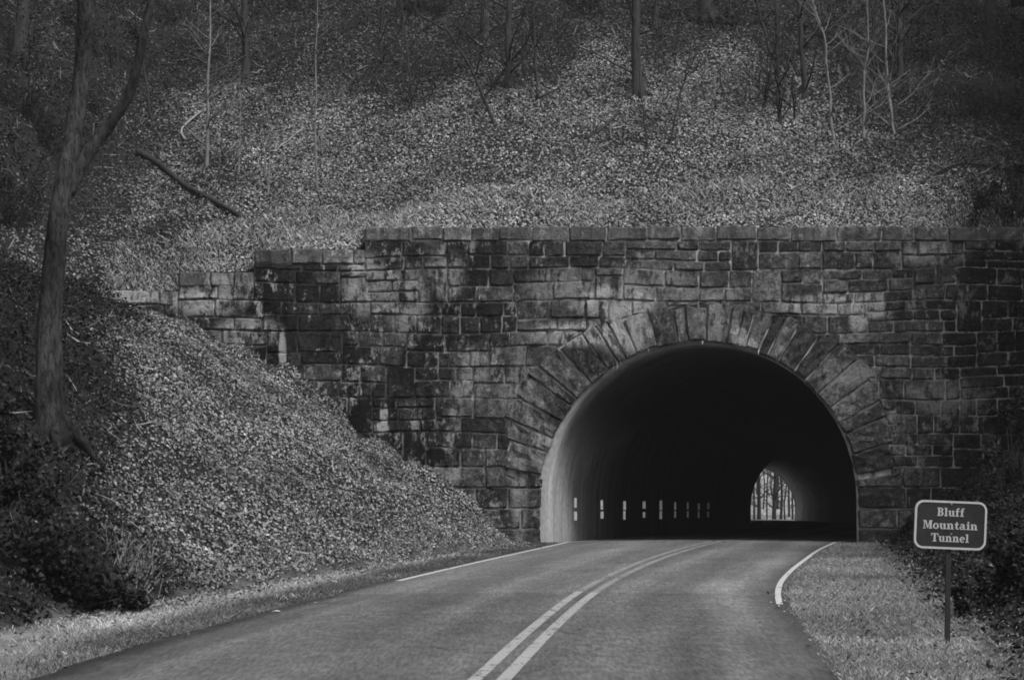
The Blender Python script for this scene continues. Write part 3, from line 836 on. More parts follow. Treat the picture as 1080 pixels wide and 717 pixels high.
# brush: tangles of bare twigs
def brush(px, py, wpx, hpx, n, label, mat, seed, name='bare_shrub', lean=0.0):
    rng = random.Random(seed); f = ground_at(px, py); k = f.y/F
    mb = MB()
    for q in range(n):
        a = rng.uniform(0, 6.283); s0 = Vector((rng.gauss(0, .25)*wpx*k, rng.gauss(0, .2)*wpx*k, 0))
        p = f + s0; p.z = h1(p.x, p.y) - .05
        d = Vector((math.cos(a)*.6+lean, math.sin(a)*.6, rng.uniform(.3,1.1))).normalized()
        branchlet(mb, p, d, hpx*k*rng.uniform(.6,1.1), rng.uniform(.006,.016), 1, rng)
    root = empty(name, f, label, 'shrub', 'bare shrubs on the slope'); o = mb.build('twigs', mat, root); o['kind'] = 'stuff'
    return root
brush(430,108,55,40,26,'tangled dark brush around the foot of the arched sapling', BD, 1)
brush(250,118,45,38,24,'dark brush pile above the fallen log', BD, 2)
brush(525,112,36,28,16,'low dark brush under the dark trunk above the arch', BD, 3)
brush(820,112,40,44,20,'twiggy brush among the stems of the right hand thicket', BD, 4)
brush(905,120,60,50,20,'thin brush under the pale saplings on the right', B, 5)
brush(1010,130,90,70,30,'dim brush below the top right corner', BD, 6)
brush(660,112,30,20,10,'short twigs around the roots of the stout tree', BD, 7)
brush(66,470,60,60,26,'bare twigs around the foot of the forked trunk', BD, 8)
brush(12,380,50,90,18,'bare twigs at the left edge behind the forked trunk', BD, 9)
brush(1050,470,90,90,26,'bare twigs on the right bank above the sign', BD, 10)
brush(135,612,50,46,46,'pale dry weeds at the foot of the left bank', M['twig'], 11)
brush(925,220,60,36,14,'low dry brush above the coping on the right', B, 12)
brush(350,165,60,30,14,'low dry brush on the slope above the stepped coping', B, 13)

# fallen branches and sticks
def stick(pxs, w0, w1, label, mat, seed, name='fallen_branch', twigs=3, lift=0.03):
    rng = random.Random(seed); pts = []
    for px, py in pxs:
        p = ground_at(px, py); p.z += lift; pts.append(p)
    k = pts[0].y/F; sp = spline_pts(pts, 4); n = len(sp)
    root = empty(name, pts[0], label, 'branch', 'branches lying on the leaves')
    mb = MB(); mb.tube(sp, [(w0+(w1-w0)*i/(n-1))*k/2 for i in range(n)], 7, .12); mb.build('stem', mat, root)
    if twigs:
        for q in range(twigs):
            tb = MB(); i = rng.randrange(1, n-1)
            branchlet(tb, sp[i], Vector((rng.uniform(-1,1), rng.uniform(-.4,.1), rng.uniform(.1,.8))).normalized(), rng.uniform(.3,.8), max(.008, w1*k*.25), 0, rng)
            tb.build('twig', mat, root)
stick([(145,163),(166,175),(194,198),(225,215),(255,232)], 8, 4, 'dark fallen log slanting down the slope at the upper left', BD, 1, lift=.10)
stick([(972,198),(987,186),(1011,177),(1041,179),(1078,186)], 3.5, 2.5, 'curved fallen branch at the right edge of the upper slope', B, 2, lift=.12)
stick([(617,149),(635,138),(654,120)], 4, 3, 'dark stick leading up to the roots of the stout tree', BD, 3, lift=.08)
stick([(380,178),(402,163),(424,147)], 2.4, 2, 'thin stick slanting on the slope above the wall', B, 4)
stick([(132,531),(142,526),(150,519)], 3.0, 2.4, 'short pale stick on the left bank below the forked trunk', M['twig'], 5, twigs=0)
stick([(241,547),(255,543),(272,539)], 3.0, 2.2, 'pale stick lying across the middle of the left bank', M['twig'], 6, twigs=1)
stick([(362,548),(378,553),(394,556)], 3.0, 2.2, 'pale stick near the toe of the bank below the wall', M['twig'], 7, twigs=1)
stick([(195,152),(192,140),(212,122)], 2.6, 2.0, 'thin pale forked stick left of the tall pale sapling', M['twig'], 8, twigs=1, lift=.15)
stick([(292,160),(303,152),(318,140)], 2.0, 1.6, 'thin pale twig among the left saplings', M['twig'], 9, twigs=1, lift=.1)
stick([(560,190),(545,196),(538,200)], 1.8, 1.4, 'thin twig on the bright leaves above the arch', M['twig'], 10, twigs=0)
stick([(905,232),(935,238),(960,226)], 2.4, 1.6, 'thin twig lying just above the coping on the right', B, 12, twigs=1)
stick([(90,222),(120,222),(138,226)], 4, 3, 'dark stick beside the forked trunk level with the wall top', BD, 11, twigs=1)

# evergreen shrubs at the foot of the banks
def leaf_cloud(centres, n, size, tone, rng, flat=0.6):
    """leaf shaped quads scattered in ellipsoids: centres = (c, rx, ry, rz)"""
    per = n//len(centres); P = []
    for c, rx, ry_, rz_ in centres:
        v = rng.normal(size=(per,3)); v /= np.linalg.norm(v, axis=1)[:,None]; v *= (rng.random(per)**0.45)[:,None]
        P.append(np.array(c)+v*np.array([rx,ry_,rz_]))
    return leaves_at(np.concatenate(P), None, size, tone, rng, 1.2)
def leaves_at(P, Nn, size, tone, rng, tilt, aspect=0.55):
    n = len(P)
    if Nn is None: Nn = np.tile([0,-.4,.9], (n,1))
    nrm = Nn + rng.normal(size=(n,3))*tilt
    nrm /= np.linalg.norm(nrm, axis=1)[:,None]
    t = rng.normal(size=(n,3)); t -= (t*nrm).sum(1)[:,None]*nrm; t /= np.linalg.norm(t, axis=1)[:,None]
    b = np.cross(nrm, t)
    L = (size[0]+(size[1]-size[0])*rng.random(n))[:,None]; W = L*aspect*(0.7+0.6*rng.random(n))[:,None]
    curl = (rng.normal(size=n)*0.22)[:,None]*L
    # six points: stem, two sides low, two sides high, tip
    V = np.stack([P - t*L*.5 + nrm*curl*.6, P - t*L*.12 - b*W*.5 + nrm*curl*.1, P - t*L*.05 + b*W*.5 + nrm*curl*.1,
                  P + t*L*.22 - b*W*.38 + nrm*curl*.2, P + t*L*.25 + b*W*.38+ nrm*curl*.25, P + t*L*.5 + nrm*curl], 1)
    # lift the rims a little so a leaf is a shallow bowl
    V[:,[1,2,3,4]] += (nrm*(W*0.18*(rng.random(n)[:,None]*2-.6)))[:,None]
    f = np.array([(0,1,2),(1,3,2),(2,3,4),(3,5,4)])
    Fq = (np.arange(n)[:,None,None]*6 + f[None]).reshape(-1,3)
    return V.reshape(-1,3), Fq, np.repeat(tone, 6)
def evergreen_shrub(px, py, wpx, hpx, n, label, seed, lo=.010, hi=.045, name='evergreen_shrub'):
    rng = np.random.default_rng(seed); r2 = random.Random(seed); f = ground_at(px, py); k = f.y/F
    root = empty(name, f, label, 'shrub')
    W_, H_ = wpx*k, hpx*k
    cs = []
    for q in range(34):
        x = f.x + r2.gauss(0,.27)*W_; y = f.y + r2.gauss(0,.2)*W_*.7
        g = h1(x, y); e = abs(x-f.x)/(W_*.5); r_ = r2.uniform(.06,.15)
        cs.append(((x, y, g + H_*max(.08, r2.uniform(.1,.95)*(1.05-.6*min(e,1.4)))), W_*r_, W_*r_*.9, H_*r_*1.3))
    V, Fq, T = leaf_cloud(cs, n, (.05,.12), lo+(hi-lo)*rng.random((n//34)*34)**2, rng)
    o = big_mesh('foliage', V, Fq, M['ivy'], T); o.parent = root; o.matrix_parent_inverse = root.matrix_world.inverted()
    mb = MB(); rr2 = random.Random(seed+1)
    for c in cs:
        e = Vector(c[0]); g0 = Vector((f.x*.6+e.x*.4, f.y*.6+e.y*.4, 0)); g0.z = h1(g0.x, g0.y)-.05
        mb.tube([f-Vector((0,0,.1)), g0, (g0+e)/2+Vector((0,0,.03)), e+Vector((0,0,.06*H_))], [.024,.02,.014,.005], 5)
    mb.build('stems', BD, root)
    return root
evergreen_shrub(40,606,190,95,7000,'dark leafy shrub in the bottom left corner above the verge', 1)
evergreen_shrub(10,520,90,90,3400,'dark leafy shrub at the left edge below the forked trunk', 3)
evergreen_shrub(1065,640,90,90,3600,'dark leafy shrub on the right bank beside the sign post', 4)
evergreen_shrub(1075,520,110,110,3600,'dark leafy shrub at the right edge behind the sign', 5)
evergreen_shrub(985,560,70,40,2000,'low dark shrub against the wall behind the sign', 6)
evergreen_shrub(1070,360,90,90,3000,'dark creeper hanging over the right end of the wall', 7, name='creeper')

UP = [(25,118,150,120,3600,'evergreen thicket added to darken the top left corner behind the forked trunk'),
      (120,66,120,80,2400,'evergreen shrub added to darken the gap between the fork of the trunk and the pale sapling'),
      (2,230,90,110,2400,'evergreen shrub added to darken the left edge level with the wall top'),
      (1062,120,150,120,3600,'evergreen thicket added to darken the top right corner'),
      (985,62,130,70,2400,'evergreen shrub added to darken the slope behind the rightmost pale saplings'),
      (1078,225,90,90,2200,'evergreen shrub added to darken the right edge just above the coping'),
      (200,22,110,50,1500,'evergreen shrub added to darken the top edge beside the tall pale sapling'),
      (330,8,120,40,1500,'low shrub added to darken the top edge above the left saplings'),
      (455,14,110,46,1400,'low shrub added to darken the top edge by the pale grey trunk'),
      (615,10,90,36,1200,'low shrub added to darken the top edge left of the stout rooted tree'),
      (770,26,110,46,1600,'low shrub added to darken the top edge by the broad trunk foot'),
      (880,44,110,60,1800,'shrub added to darken the slope behind the bent pale sapling')]
for i, (px, py, wq, hq, nq, lab) in enumerate(UP): evergreen_shrub(px, py, wq, hq, nq, lab, 70+i, .012, .05)  # shrubs added to imitate darkening towards the upper corners and top edge
for i, (px, py, wq, hq, lab) in enumerate([
      (180,60,80,60,'tangled twigs left of the tall pale sapling'), (300,70,80,60,'tangled twigs between the left saplings'),
      (380,95,70,50,'tangled twigs left of the arched sapling'), (470,80,60,50,'tangled twigs under the arch of the bent sapling'),
      (600,70,70,50,'tangled twigs between the thin dark saplings'), (725,80,80,55,'tangled twigs right of the stout rooted tree'),
      (780,110,60,50,'tangled twigs left of the crooked dark stem'), (860,90,70,60,'tangled twigs behind the bent pale sapling'),
      (960,120,80,60,'tangled twigs right of the rightmost pale sapling'), (110,130,70,60,'tangled twigs beside the limb of the forked trunk')]):
    brush(px, py, wq, hq, 22, lab, BD, 90+i)

# ------------------------------------------------------------------ leaf litter, ivy, grass
def scatter(n, x0, x1, y0, y1, rng):
    X = rng.uniform(x0, x1, n); Y = rng.uniform(y0, y1, n); return X, Y
def normals(X, Y):
    e = 0.12; gx_ = (H(X+e, Y)-H(X-e, Y))/(2*e); gy_ = (H(X, Y+e)-H(X, Y-e))/(2*e)
    n = np.stack([-gx_, -gy_, np.ones_like(gx_)], 1); n = np.clip(n, -2.5, 2.5); return n/np.linalg.norm(n, axis=1)[:,None]
def view_mask(X, Y, Z, m=60):
    px = 540+F*X/Y; py = HZ-F*(Z-CZ)/Y
    return (px > -m) & (px < 1080+m) & (py > -m) & (py < 717+m)
def patch(X, Y, s, seed):
    r = np.random.default_rng(seed); v = 0
    for i in range(6):
        a = r.uniform(0, 6.28); f = s*(1+i*.55); v = v + np.sin((X*math.cos(a)+Y*math.sin(a))*f + r.uniform(0,6.28))/(1+.35*i)
    return v/2.6
def thicket(X, Y):
    """0..1: how far dark ground cover, added to darken the frame edges, replaces the dry leaves"""
    n = .9*patch(X, Y, .45, 31) + .5*patch(X, Y, 1.6, 33)
    lb = np.clip((-.192*Y - X)/1.5 + n*.45, 0, 1)                          # left bank, towards the forked trunk and past it
    dt = np.interp(Y, _tl[:,0], _tl[:,1])-X
    low = np.clip((32.5-Y)/2.5 + n*.3, 0, 1)*np.clip((dt+.25)/.35, 0, 1)*np.clip((2.2-dt)/1.0 + n*.3 + np.clip(29-Y, 0, 9)*.35, 0, 1)
    a = np.maximum(lb, low)
    up = np.maximum(np.clip((-9.0-X)/4.5+n*.5, 0, 1)*np.clip((Y-52)/7, .6, 1), np.clip((X-8.2-(67-Y)*.35)/4.5+n*.5, 0, 1))
    up = np.maximum(up, np.clip((Y-64.0)/5 + n*.5, 0, .8))
    return np.where(Y < 54.5, np.where(X < 2, a, 0), up)
PV, PF, PT = [], [], []
def add_leaves(V, Fq, T):
    n = sum(len(v) for v in PV); PV.append(V); PF.append(Fq+n); PT.append(T)
def leaf_tone(n, rng, lo=.03, hi=.46):
    return lo + (hi-lo)*rng.beta(1.5, 2.6, n)
# upper slope
X, Y = scatter(580000, -24, 26, 54.75, 79, RNG); Z = H(X, Y); m = view_mask(X, Y, Z, 40)
pv = patch(X, Y, .5, 3)
m &= RNG.random(len(X)) < np.clip(.80 + .3*pv, .3, 1)*(1-.78*thicket(X, Y))
X, Y, Z = X[m], Y[m], Z[m]; Nn = normals(X, Y)
fine = np.clip(1-(Y-54.7)/3.0, 0, 1)
P = np.stack([X, Y, Z], 1)+Nn*(0.01+0.05*RNG.random(len(X)))[:,None]
V, Fq, T = leaves_at(P, Nn, (.048,.112), leaf_tone(len(X), RNG)*(1+.3*patch(X, Y, .9, 8))*(1+.2*patch(X, Y, 2.6, 9))*(1+.25*fine)*(1-.62*thicket(X, Y)) , RNG, .45, .65)  # edge falloff painted into the litter: leaf tone darkened along the cover mask
add_leaves(V, Fq, T); n_up = len(X)
# left bank
X, Y = scatter(470000, -22, 0.5, 18, 54.75, RNG); Z = H(X, Y); m = view_mask(X, Y, Z, 40)
tl = np.interp(Y, _tl[:,0], _tl[:,1]); d = tl - X
pv = patch(X, Y, .6, 4)
m &= (d > -0.9) & (RNG.random(len(X)) < np.clip(.8+.3*pv, .3, 1)*np.clip((d+.9)/1.0, .03, 1)*(1-.93*thicket(X, Y)))
m &= ~((Y > 54.2) & (X > -11.4))
X, Y, Z = X[m], Y[m], Z[m]; Nn = normals(X, Y)
P = np.stack([X, Y, Z], 1)+Nn*(0.01+0.05*RNG.random(len(X)))[:,None]
V, Fq, T = leaves_at(P, Nn, (.04,.09), leaf_tone(len(X), RNG)*(1+.3*patch(X, Y, 1.1, 18))*(1+.2*patch(X, Y, 3.1, 19))*(1-.6*thicket(X, Y)), RNG, .5, .68); add_leaves(V, Fq, T); n_l = len(X)  # leaf tone also painted darker towards the left frame edge
# right bank: fewer dry leaves among dark ground cover
X, Y = scatter(120000, 4, 18, 17, 54, RNG); Z = H(X, Y); m = view_mask(X, Y, Z, 40)
tr = np.interp(Y, _tr[:,0], _tr[:,1]); d = X - tr
m &= (d > -0.3) & (RNG.random(len(X)) < .30*np.clip((d+.4)/.8, 0, 1))
X, Y, Z = X[m], Y[m], Z[m]; Nn = normals(X, Y)
P = np.stack([X, Y, Z], 1)+Nn*(0.01+0.08*RNG.random(len(X)))[:,None]
V, Fq, T = leaves_at(P, Nn, (.05,.10), leaf_tone(len(X), RNG, .04, .30), RNG, .5); add_leaves(V, Fq, T)
# twigs among the leaves
for (n_, x0, x1, y0, y1) in ((5000, -24, 26, 54.9, 78), (2600, -20, 0, 20, 54)):
    X, Y = scatter(n_, x0, x1, y0, y1, RNG); Z = H(X, Y); m = view_mask(X, Y, Z, 20) & ((np.interp(Y, _tl[:,0], _tl[:,1])-X > 0) | (Y > 54.5))
    X, Y, Z = X[m], Y[m], Z[m]; Nn = normals(X, Y); P = np.stack([X, Y, Z], 1)+Nn*.07
    V, Fq, T = leaves_at(P, Nn, (.25,.9), .02+.28*RNG.random(len(X))**2, RNG, .22, .035); add_leaves(V, Fq, T)
# leaves blown against the edges of the asphalt
X, Y = scatter(5000, -6, 10, 18, 54, RNG); l, r_ = road_edges(Y); de = np.minimum(abs(X-l), abs(X-r_)); m = (X > l) & (X < r_) & (RNG.random(len(X)) < .55*np.exp(-de/.22))
X, Y = X[m], Y[m]; P = np.stack([X, Y, np.array([road_h(a_, b_) for a_, b_ in zip(X, Y)])+.012], 1)
V, Fq, T = leaves_at(P, np.tile([0,0,1.], (len(X),1)), (.04,.085), leaf_tone(len(X), RNG), RNG, .25); add_leaves(V, Fq, T)
# strays on the verges
X, Y = scatter(30000, -9, 11, 17, 54, RNG); Z = H(X, Y); m = view_mask(X, Y, Z, 20)
l, r_ = road_edges(Y); tm_ = turf_mask(X, Y)
m &= ((X < l-.1) | (X > r_+.15)) & (tm_ > .3) & (RNG.random(len(X)) < .22)
X, Y, Z = X[m], Y[m], Z[m]; Nn = normals(X, Y)
P = np.stack([X, Y, Z], 1)+Nn*.04
V, Fq, T = leaves_at(P, Nn, (.04,.09), leaf_tone(len(X), RNG, .04, .25), RNG, .5); add_leaves(V, Fq, T)
# far slope beyond the tunnel
X, Y = scatter(48000, 28, 43, 256, 280, RNG); Z = H(X, Y); Nn = normals(X, Y)
P = np.stack([X, Y, Z], 1)+Nn*.05
V, Fq, T = leaves_at(P, Nn, (.14,.24), leaf_tone(len(X), RNG, .4, .75), RNG, .4); add_leaves(V, Fq, T)
litter = big_mesh('leaf_litter', np.concatenate(PV), np.concatenate(PF), M['leaf'], np.concatenate(PT))
tag(litter, 'dry fallen leaves covering the slopes around the stone wall', 'leaves', kind='stuff')
print('leaves', len(litter.data.vertices)//6, n_up, n_l)
# dark evergreen ground cover on the right bank
X, Y = scatter(150000, 4, 18, 17, 54, RNG); Z = H(X, Y); m = view_mask(X, Y, Z, 40)
tr = np.interp(Y, _tr[:,0], _tr[:,1]); d = X - tr
m &= (d > -0.1) & (RNG.random(len(X)) < .75*np.clip((d+.1)/1.0, 0, 1))
X, Y, Z = X[m], Y[m], Z[m]; Nn = normals(X, Y)
P = np.stack([X, Y, Z], 1)+Nn*(0.03+0.30*RNG.random(len(X))**1.5)[:,None]
V, Fq, T = leaves_at(P, Nn, (.05,.10), .012+.05*RNG.random(len(X))**2, RNG, .8)
IV = [(V, Fq, T)]
for (n_, x0, x1, y0, y1) in ((170000, -16, -2, 18, 54.2), (190000, -24, 26, 55, 79)):  # more dark cover on left bank and upper slope, added to darken the edges
    X, Y = scatter(n_, x0, x1, y0, y1, RNG); Z = H(X, Y); m = view_mask(X, Y, Z, 40) & (RNG.random(len(X)) < .8*thicket(X, Y))
    m &= (np.interp(Y, _tl[:,0], _tl[:,1]) - X > -.15) | (Y > 54.5)
    X, Y, Z = X[m], Y[m], Z[m]; Nn = normals(X, Y)
    hump = np.clip(.5+patch(X, Y, 1.1, 41), 0, 1.3)
    P = np.stack([X, Y, Z], 1)+Nn*(0.02+0.38*hump*RNG.random(len(X))**1.3)[:,None]
    IV.append(leaves_at(P, Nn, (.05,.11), .008+.040*RNG.random(len(X))**2, RNG, .8, .6))
# creeper leaves on the right end of the wall
n_ = 16000; X = 10.5 + 6.2*RNG.random(n_)**.6; Z = RNG.uniform(0, 9, n_)
m = RNG.random(n_) < np.clip((X-12.6)/3.0 - Z*.05 + .45*patch(X, Z, 1.3, 51), 0, .9)
X, Z = X[m], Z[m]; P = np.stack([X, 53.93-.16*RNG.random(len(X)), Z], 1)
IV.append(leaves_at(P, np.tile([0,-1.,.3], (len(X),1)), (.05,.11), .015+.06*RNG.random(len(X))**2, RNG, .6, .65))
off = 0; VV, FF, TT = [], [], []
for v_, f_, t_ in IV: VV.append(v_); FF.append(f_+off); TT.append(t_); off += len(v_)
iv = big_mesh('ivy', np.concatenate(VV), np.concatenate(FF), M['ivy'], np.concatenate(TT)); tag(iv, 'dark evergreen ground cover on the banks and wall end, partly added to darken the frame edges', 'ivy', kind='stuff')
# grass blades on both verges and dry grass along the coping
def blades(X, Y, hgt, wid, tone, rng):
    n = len(X); Z = H(X, Y); a = rng.uniform(0, 6.283, n); ln = hgt*(.5+rng.random(n))
    dx, dy = np.cos(a)*wid*.5, np.sin(a)*wid*.5
    le_ = rng.normal(size=(n,2))*.55*ln[:,None]
    V = np.stack([np.stack([X-dx, Y-dy, Z-.01],1), np.stack([X+dx, Y+dy, Z-.01],1),
                  np.stack([X+le_[:,0]*.5+dx*.7, Y+le_[:,1]*.5+dy*.7, Z+ln*.62],1), np.stack([X+le_[:,0], Y+le_[:,1], Z+ln*.9],1)],1).reshape(-1,3)
    f = np.array([(0,1,2),(0,2,3)]); Fq = (np.arange(n)[:,None,None]*4+f[None]).reshape(-1,3)
    return V, Fq, np.repeat(tone, 4)
X, Y = scatter(800000, -9, 11.5, 17, 54, RNG); Z = H(X, Y); m = view_mask(X, Y, Z, 30)
l, r_ = road_edges(Y); tm_ = turf_mask(X, Y)
tlg = np.interp(Y, _tl[:,0], _tl[:,1])
tm_ = np.maximum(tm_, np.where(X < 2, np.clip((X-tlg+1.1)/.9, 0, 1)*.8, 0))
m &= ((X < l+.06) | (X > r_-.05)) & (RNG.random(len(X)) < tm_*np.clip(.75+.35*patch(X, Y, 1.1, 12), .25, 1)*(1-.92*thicket(X, Y)))
X, Y = X[m], Y[m]
tn = (.20+.32*RNG.random(len(X)))*(1+.4*patch(X, Y, .8, 14))
tn *= np.where(X < 2, .30+.85*np.clip((road_edges(Y)[0]-X-.75)/.6, 0, 1), .72)   # trampled green edge, then dry straw
V1, F1, T1 = blades(X, Y, .05, .009, tn, RNG)
X, Y = scatter(26000, -12, 16, 54.7, 57.5, RNG); m = RNG.random(len(X)) < np.clip(.4+.6*patch(X, Y, .7, 21), 0, 1)
X, Y = X[m], Y[m]
V2, F2, T2 = blades(X, Y, .16, .018, .18+.3*RNG.random(len(X)), RNG)
X, Y = scatter(60000, -9, 11.5, 17, 54, RNG); Z = H(X, Y); tm_ = turf_mask(X, Y); l, r_ = road_edges(Y)
m = view_mask(X, Y, Z, 30) & ((X < l-.02) | (X > r_+.02)) & (RNG.random(len(X)) < tm_*np.clip(1.6*patch(X, Y, 2.2, 61)-.35, 0, 1))
X, Y = X[m], Y[m]; V3, F3, T3 = blades(X, Y, .085, .008, (.10+.40*RNG.random(len(X))), RNG)
gr = big_mesh('grass', np.concatenate([V1, V2, V3]), np.concatenate([F1, F2+len(V1), F3+len(V1)+len(V2)]), M['grass'], np.concatenate([T1, T2, T3]))
tag(gr, 'short dry grass on the road verges', 'grass', kind='stuff')
print('blades', len(gr.data.vertices)//4)

# ------------------------------------------------------------------ sign
base = pix(999, 680, 22.4); base.z = h1(base.x, 22.4)
SK = 22.4/F
sg = empty('road_sign', base, 'dark sign board reading Bluff Mountain Tunnel on a thin post', 'sign')
ctr = pix(1002, 553.5, 22.4)
TILT = R(-2.3)
def s2w(x, z, d):
    return Vector((ctr.x + x*math.cos(TILT) - z*math.sin(TILT), ctr.y - d, ctr.z + x*math.sin(TILT) + z*math.cos(TILT)))
SW, SH, CR = 75.5*SK, 50.5*SK, 0.105
def rrect(wd, ht, r, n=8):
    out = []
    for cx, cz, a0 in ((wd/2-r, ht/2-r, 0), (-wd/2+r, ht/2-r, 90), (-wd/2+r, -ht/2+r, 180), (wd/2-r, -ht/2+r, 270)):
        for i in range(n+1):
            a = R(a0+90*i/n); out.append((cx+r*math.cos(a), cz+r*math.sin(a)))
    return out
def slab(poly, d0, d1, mb):
    n = len(poly)
    vs2 = [s2w(x, z, d1) for x, z in poly] + [s2w(x, z, d0) for x, z in poly]
    mb.add(vs2, [tuple(range(n)), tuple(range(2*n-1, n-1, -1))] + [(i, n+i, n+(i+1)%n, (i+1)%n) for i in range(n)])
mb = MB(); slab(rrect(SW, SH, CR), 0.0, 0.022, mb); board = mb.build('board', M['sign_face'], sg, False)
mb = MB(); o_ = rrect(SW+.004, SH+.004, CR); i_ = rrect(SW-.044, SH-.044, CR-.022); n = len(o_)
vv = [s2w(x, z, .030) for x, z in o_] + [s2w(x, z, .030) for x, z in i_] + [s2w(x, z, -.004) for x, z in o_] + [s2w(x, z, .0225) for x, z in i_]
ff = []
for i in range(n):
    j = (i+1) % n; ff += [(i, j, n+j, n+i), (2*n+i, 2*n+j, j, i), (n+i, n+j, 3*n+j, 3*n+i)]
mb.add(vv, ff); mb.build('rim', M['sign_white'], board, False)
mb = MB(); pt = ctr + Vector((-.012, .03, .12)); pw = 0.028
mb.add([(base.x-pw, base.y-.02, base.z-.3),(base.x+pw, base.y-.02, base.z-.3),(base.x+pw, base.y+.03, base.z-.3),(base.x-pw, base.y+.03, base.z-.3),
        (pt.x-pw, pt.y-.02, pt.z),(pt.x+pw, pt.y-.02, pt.z),(pt.x+pw, pt.y+.03, pt.z),(pt.x-pw, pt.y+.03, pt.z)],
       [(0,3,2,1),(4,5,6,7),(0,1,5,4),(1,2,6,5),(2,3,7,6),(3,0,4,7)])
mb.build('post', M['post'], sg, False)
for bx_, bz_ in ((.0, SH/2-.035), (.012, -.105)):
    mb = MB(); slab([(bx_+.012*math.cos(a*math.pi/4), bz_+.012*math.sin(a*math.pi/4)) for a in range(8)], .02, .036, mb); mb.build('bolt', M['bolt'], board, False)
# slab serif letters built from strokes; units: cap height 1
def rect(x0, y0, x1, y1): return [(x0,y0),(x1,y0),(x1,y1),(x0,y1)]
def arc(cx, cy, rx, ry_, tx, ty, a0, a1, n=10):
    """a curved stroke as a list of quads; tx, ty its thickness at the sides and at top/bottom"""
    out = []
    for i in range(n):
        q = []
        for a, inner in ((a0+(a1-a0)*i/n, 0), (a0+(a1-a0)*(i+1)/n, 0), (a0+(a1-a0)*(i+1)/n, 1), (a0+(a1-a0)*i/n, 1)):
            c_, s_ = math.cos(R(a)), math.sin(R(a))
            q.append((cx+(rx-inner*tx)*c_, cy+(ry_-inner*ty)*s_))
        out.append(q)
    return out
S = .095
GL = {
 'B': (.84, [rect(.1,S,.33,1-S), rect(0,0,.45,S), rect(0,1-S,.45,1), rect(.33,.475,.45,.56)] + arc(.44,.765,.30,.235,.2,.095,-90,90) + arc(.44,.28,.34,.28,.22,.095,-90,90)),
 'l': (.46, [rect(.12,S,.33,1-S), rect(0,0,.45,S), rect(0,1-S,.33,1)]),
 'u': (.86, [rect(.1,.25,.31,.68-S), rect(0,.68-S,.31,.68), rect(.52,S,.73,.68-S), rect(.42,.68-S,.73,.68), rect(.52,0,.85,S)] + arc(.36,.26,.26,.28,.21,.13,180,300)),
 'f': (.56, [rect(.12,S,.33,.72), rect(0,0,.46,S), rect(0,.68-S,.12,.68), rect(.33,.68-S,.5,.68)] + arc(.38,.72,.26,.29,.21,.12,50,180)),
 'M': (1.14, [rect(.1,S,.2,1-S), rect(.8,S,1.02,1-S), rect(0,0,.32,S), rect(.7,0,1.13,S), rect(0,1-S,.3,1), rect(.8,1-S,1.13,1),
              [(.2,1-S),(.40,1-S),(.62,.12),(.52,.02)], [(.52,.02),(.62,.12),(.80,.62),(.80,1-S),(.74,1-S)], rect(.3,1-S,.40,1), rect(.72,1-S,.8,1)]),
 'o': (.72, arc(.35,.34,.35,.36,.2,.1,0,360,20)),
 'n': (.88, [rect(.1,S,.31,.68-S), rect(0,0,.40,S), rect(0,.68-S,.31,.68), rect(.52,S,.73,.40), rect(.46,0,.85,S)] + arc(.46,.40,.27,.31,.21,.14,0,125)),
 't': (.54, [rect(.12,.22,.33,.68-S), rect(0,.68-S,.5,.68), [(.12,.68),(.33,.68),(.33,.92),(.24,.92)]] + arc(.38,.24,.26,.26,.21,.12,180,310)),
 'a': (.78, [rect(.42,S,.62,.44), rect(.5,0,.78,S)] + arc(.34,.44,.28,.27,.2,.1,0,155) + arc(.27,.20,.27,.22,.19,.085,35,325)),
 'i': (.46, [rect(.12,S,.33,.68-S), rect(0,0,.45,S), rect(0,.68-S,.33,.68)] + arc(.22,.87,.12,.12,.115,.115,0,360,8)),
 'T': (.94, [rect(.35,S,.58,1-S), rect(.22,0,.71,S), rect(0,1-S,.93,1), rect(0,.70,.1,1-S), rect(.83,.70,.93,1-S)]),
 'e': (.70, [rect(.18,.31,.50,.40)] + arc(.34,.34,.34,.36,.2,.1,5,318,18)),
}
def write(word, xc, zbase, cap, width):
    adv = [GL[ch][0] for ch in word]; tr_ = .045
    tot = sum(adv) + tr_*(len(word)-1); sx = width/tot
    x = xc - width/2
    for ch, a in zip(word, adv):
        mb = MB()
        for i, poly in enumerate(GL[ch][1]):
            q = [(x+px_*sx, zbase+pz_*cap) for px_, pz_ in poly]
            ar = sum(q[k][0]*q[(k+1)%len(q)][1]-q[(k+1)%len(q)][0]*q[k][1] for k in range(len(q)))
            if ar < 0: q = q[::-1]
            slab(q, .0215, .0255+.00012*i, mb)
        o = mb.build('letter', M['sign_white'], board, False)
        x += (a+tr_)*sx
zt_ = SH/2; u = SH/181.0
write('Bluff', .0, zt_-57*u, 31*u, 103*u)
write('Mountain', .0, zt_-106*u, 31*u, 207*u)
write('Tunnel', .0, zt_-154*u, 31*u, 143*u)

# scrap on the road
p = pix(291, 646, 1.99/((646-540)/F+.0209)); p.z = road_h(p.x, p.y)+.012
mb = MB(); mb.add([p+Vector((-.06,-.02,0)), p+Vector((.0,-.045,.012)), p+Vector((.065,-.01,.004)), p+Vector((.04,.05,.014)), p+Vector((-.03,.04,.008)), p+Vector((0,0,.022))],
       [(0,1,5),(1,2,5),(2,3,5),(3,4,5),(4,0,5)])
o = mb.build('fallen_leaf', M['paper'], None, False); tag(o, 'single pale leaf lying on the left lane of the road', 'leaf')

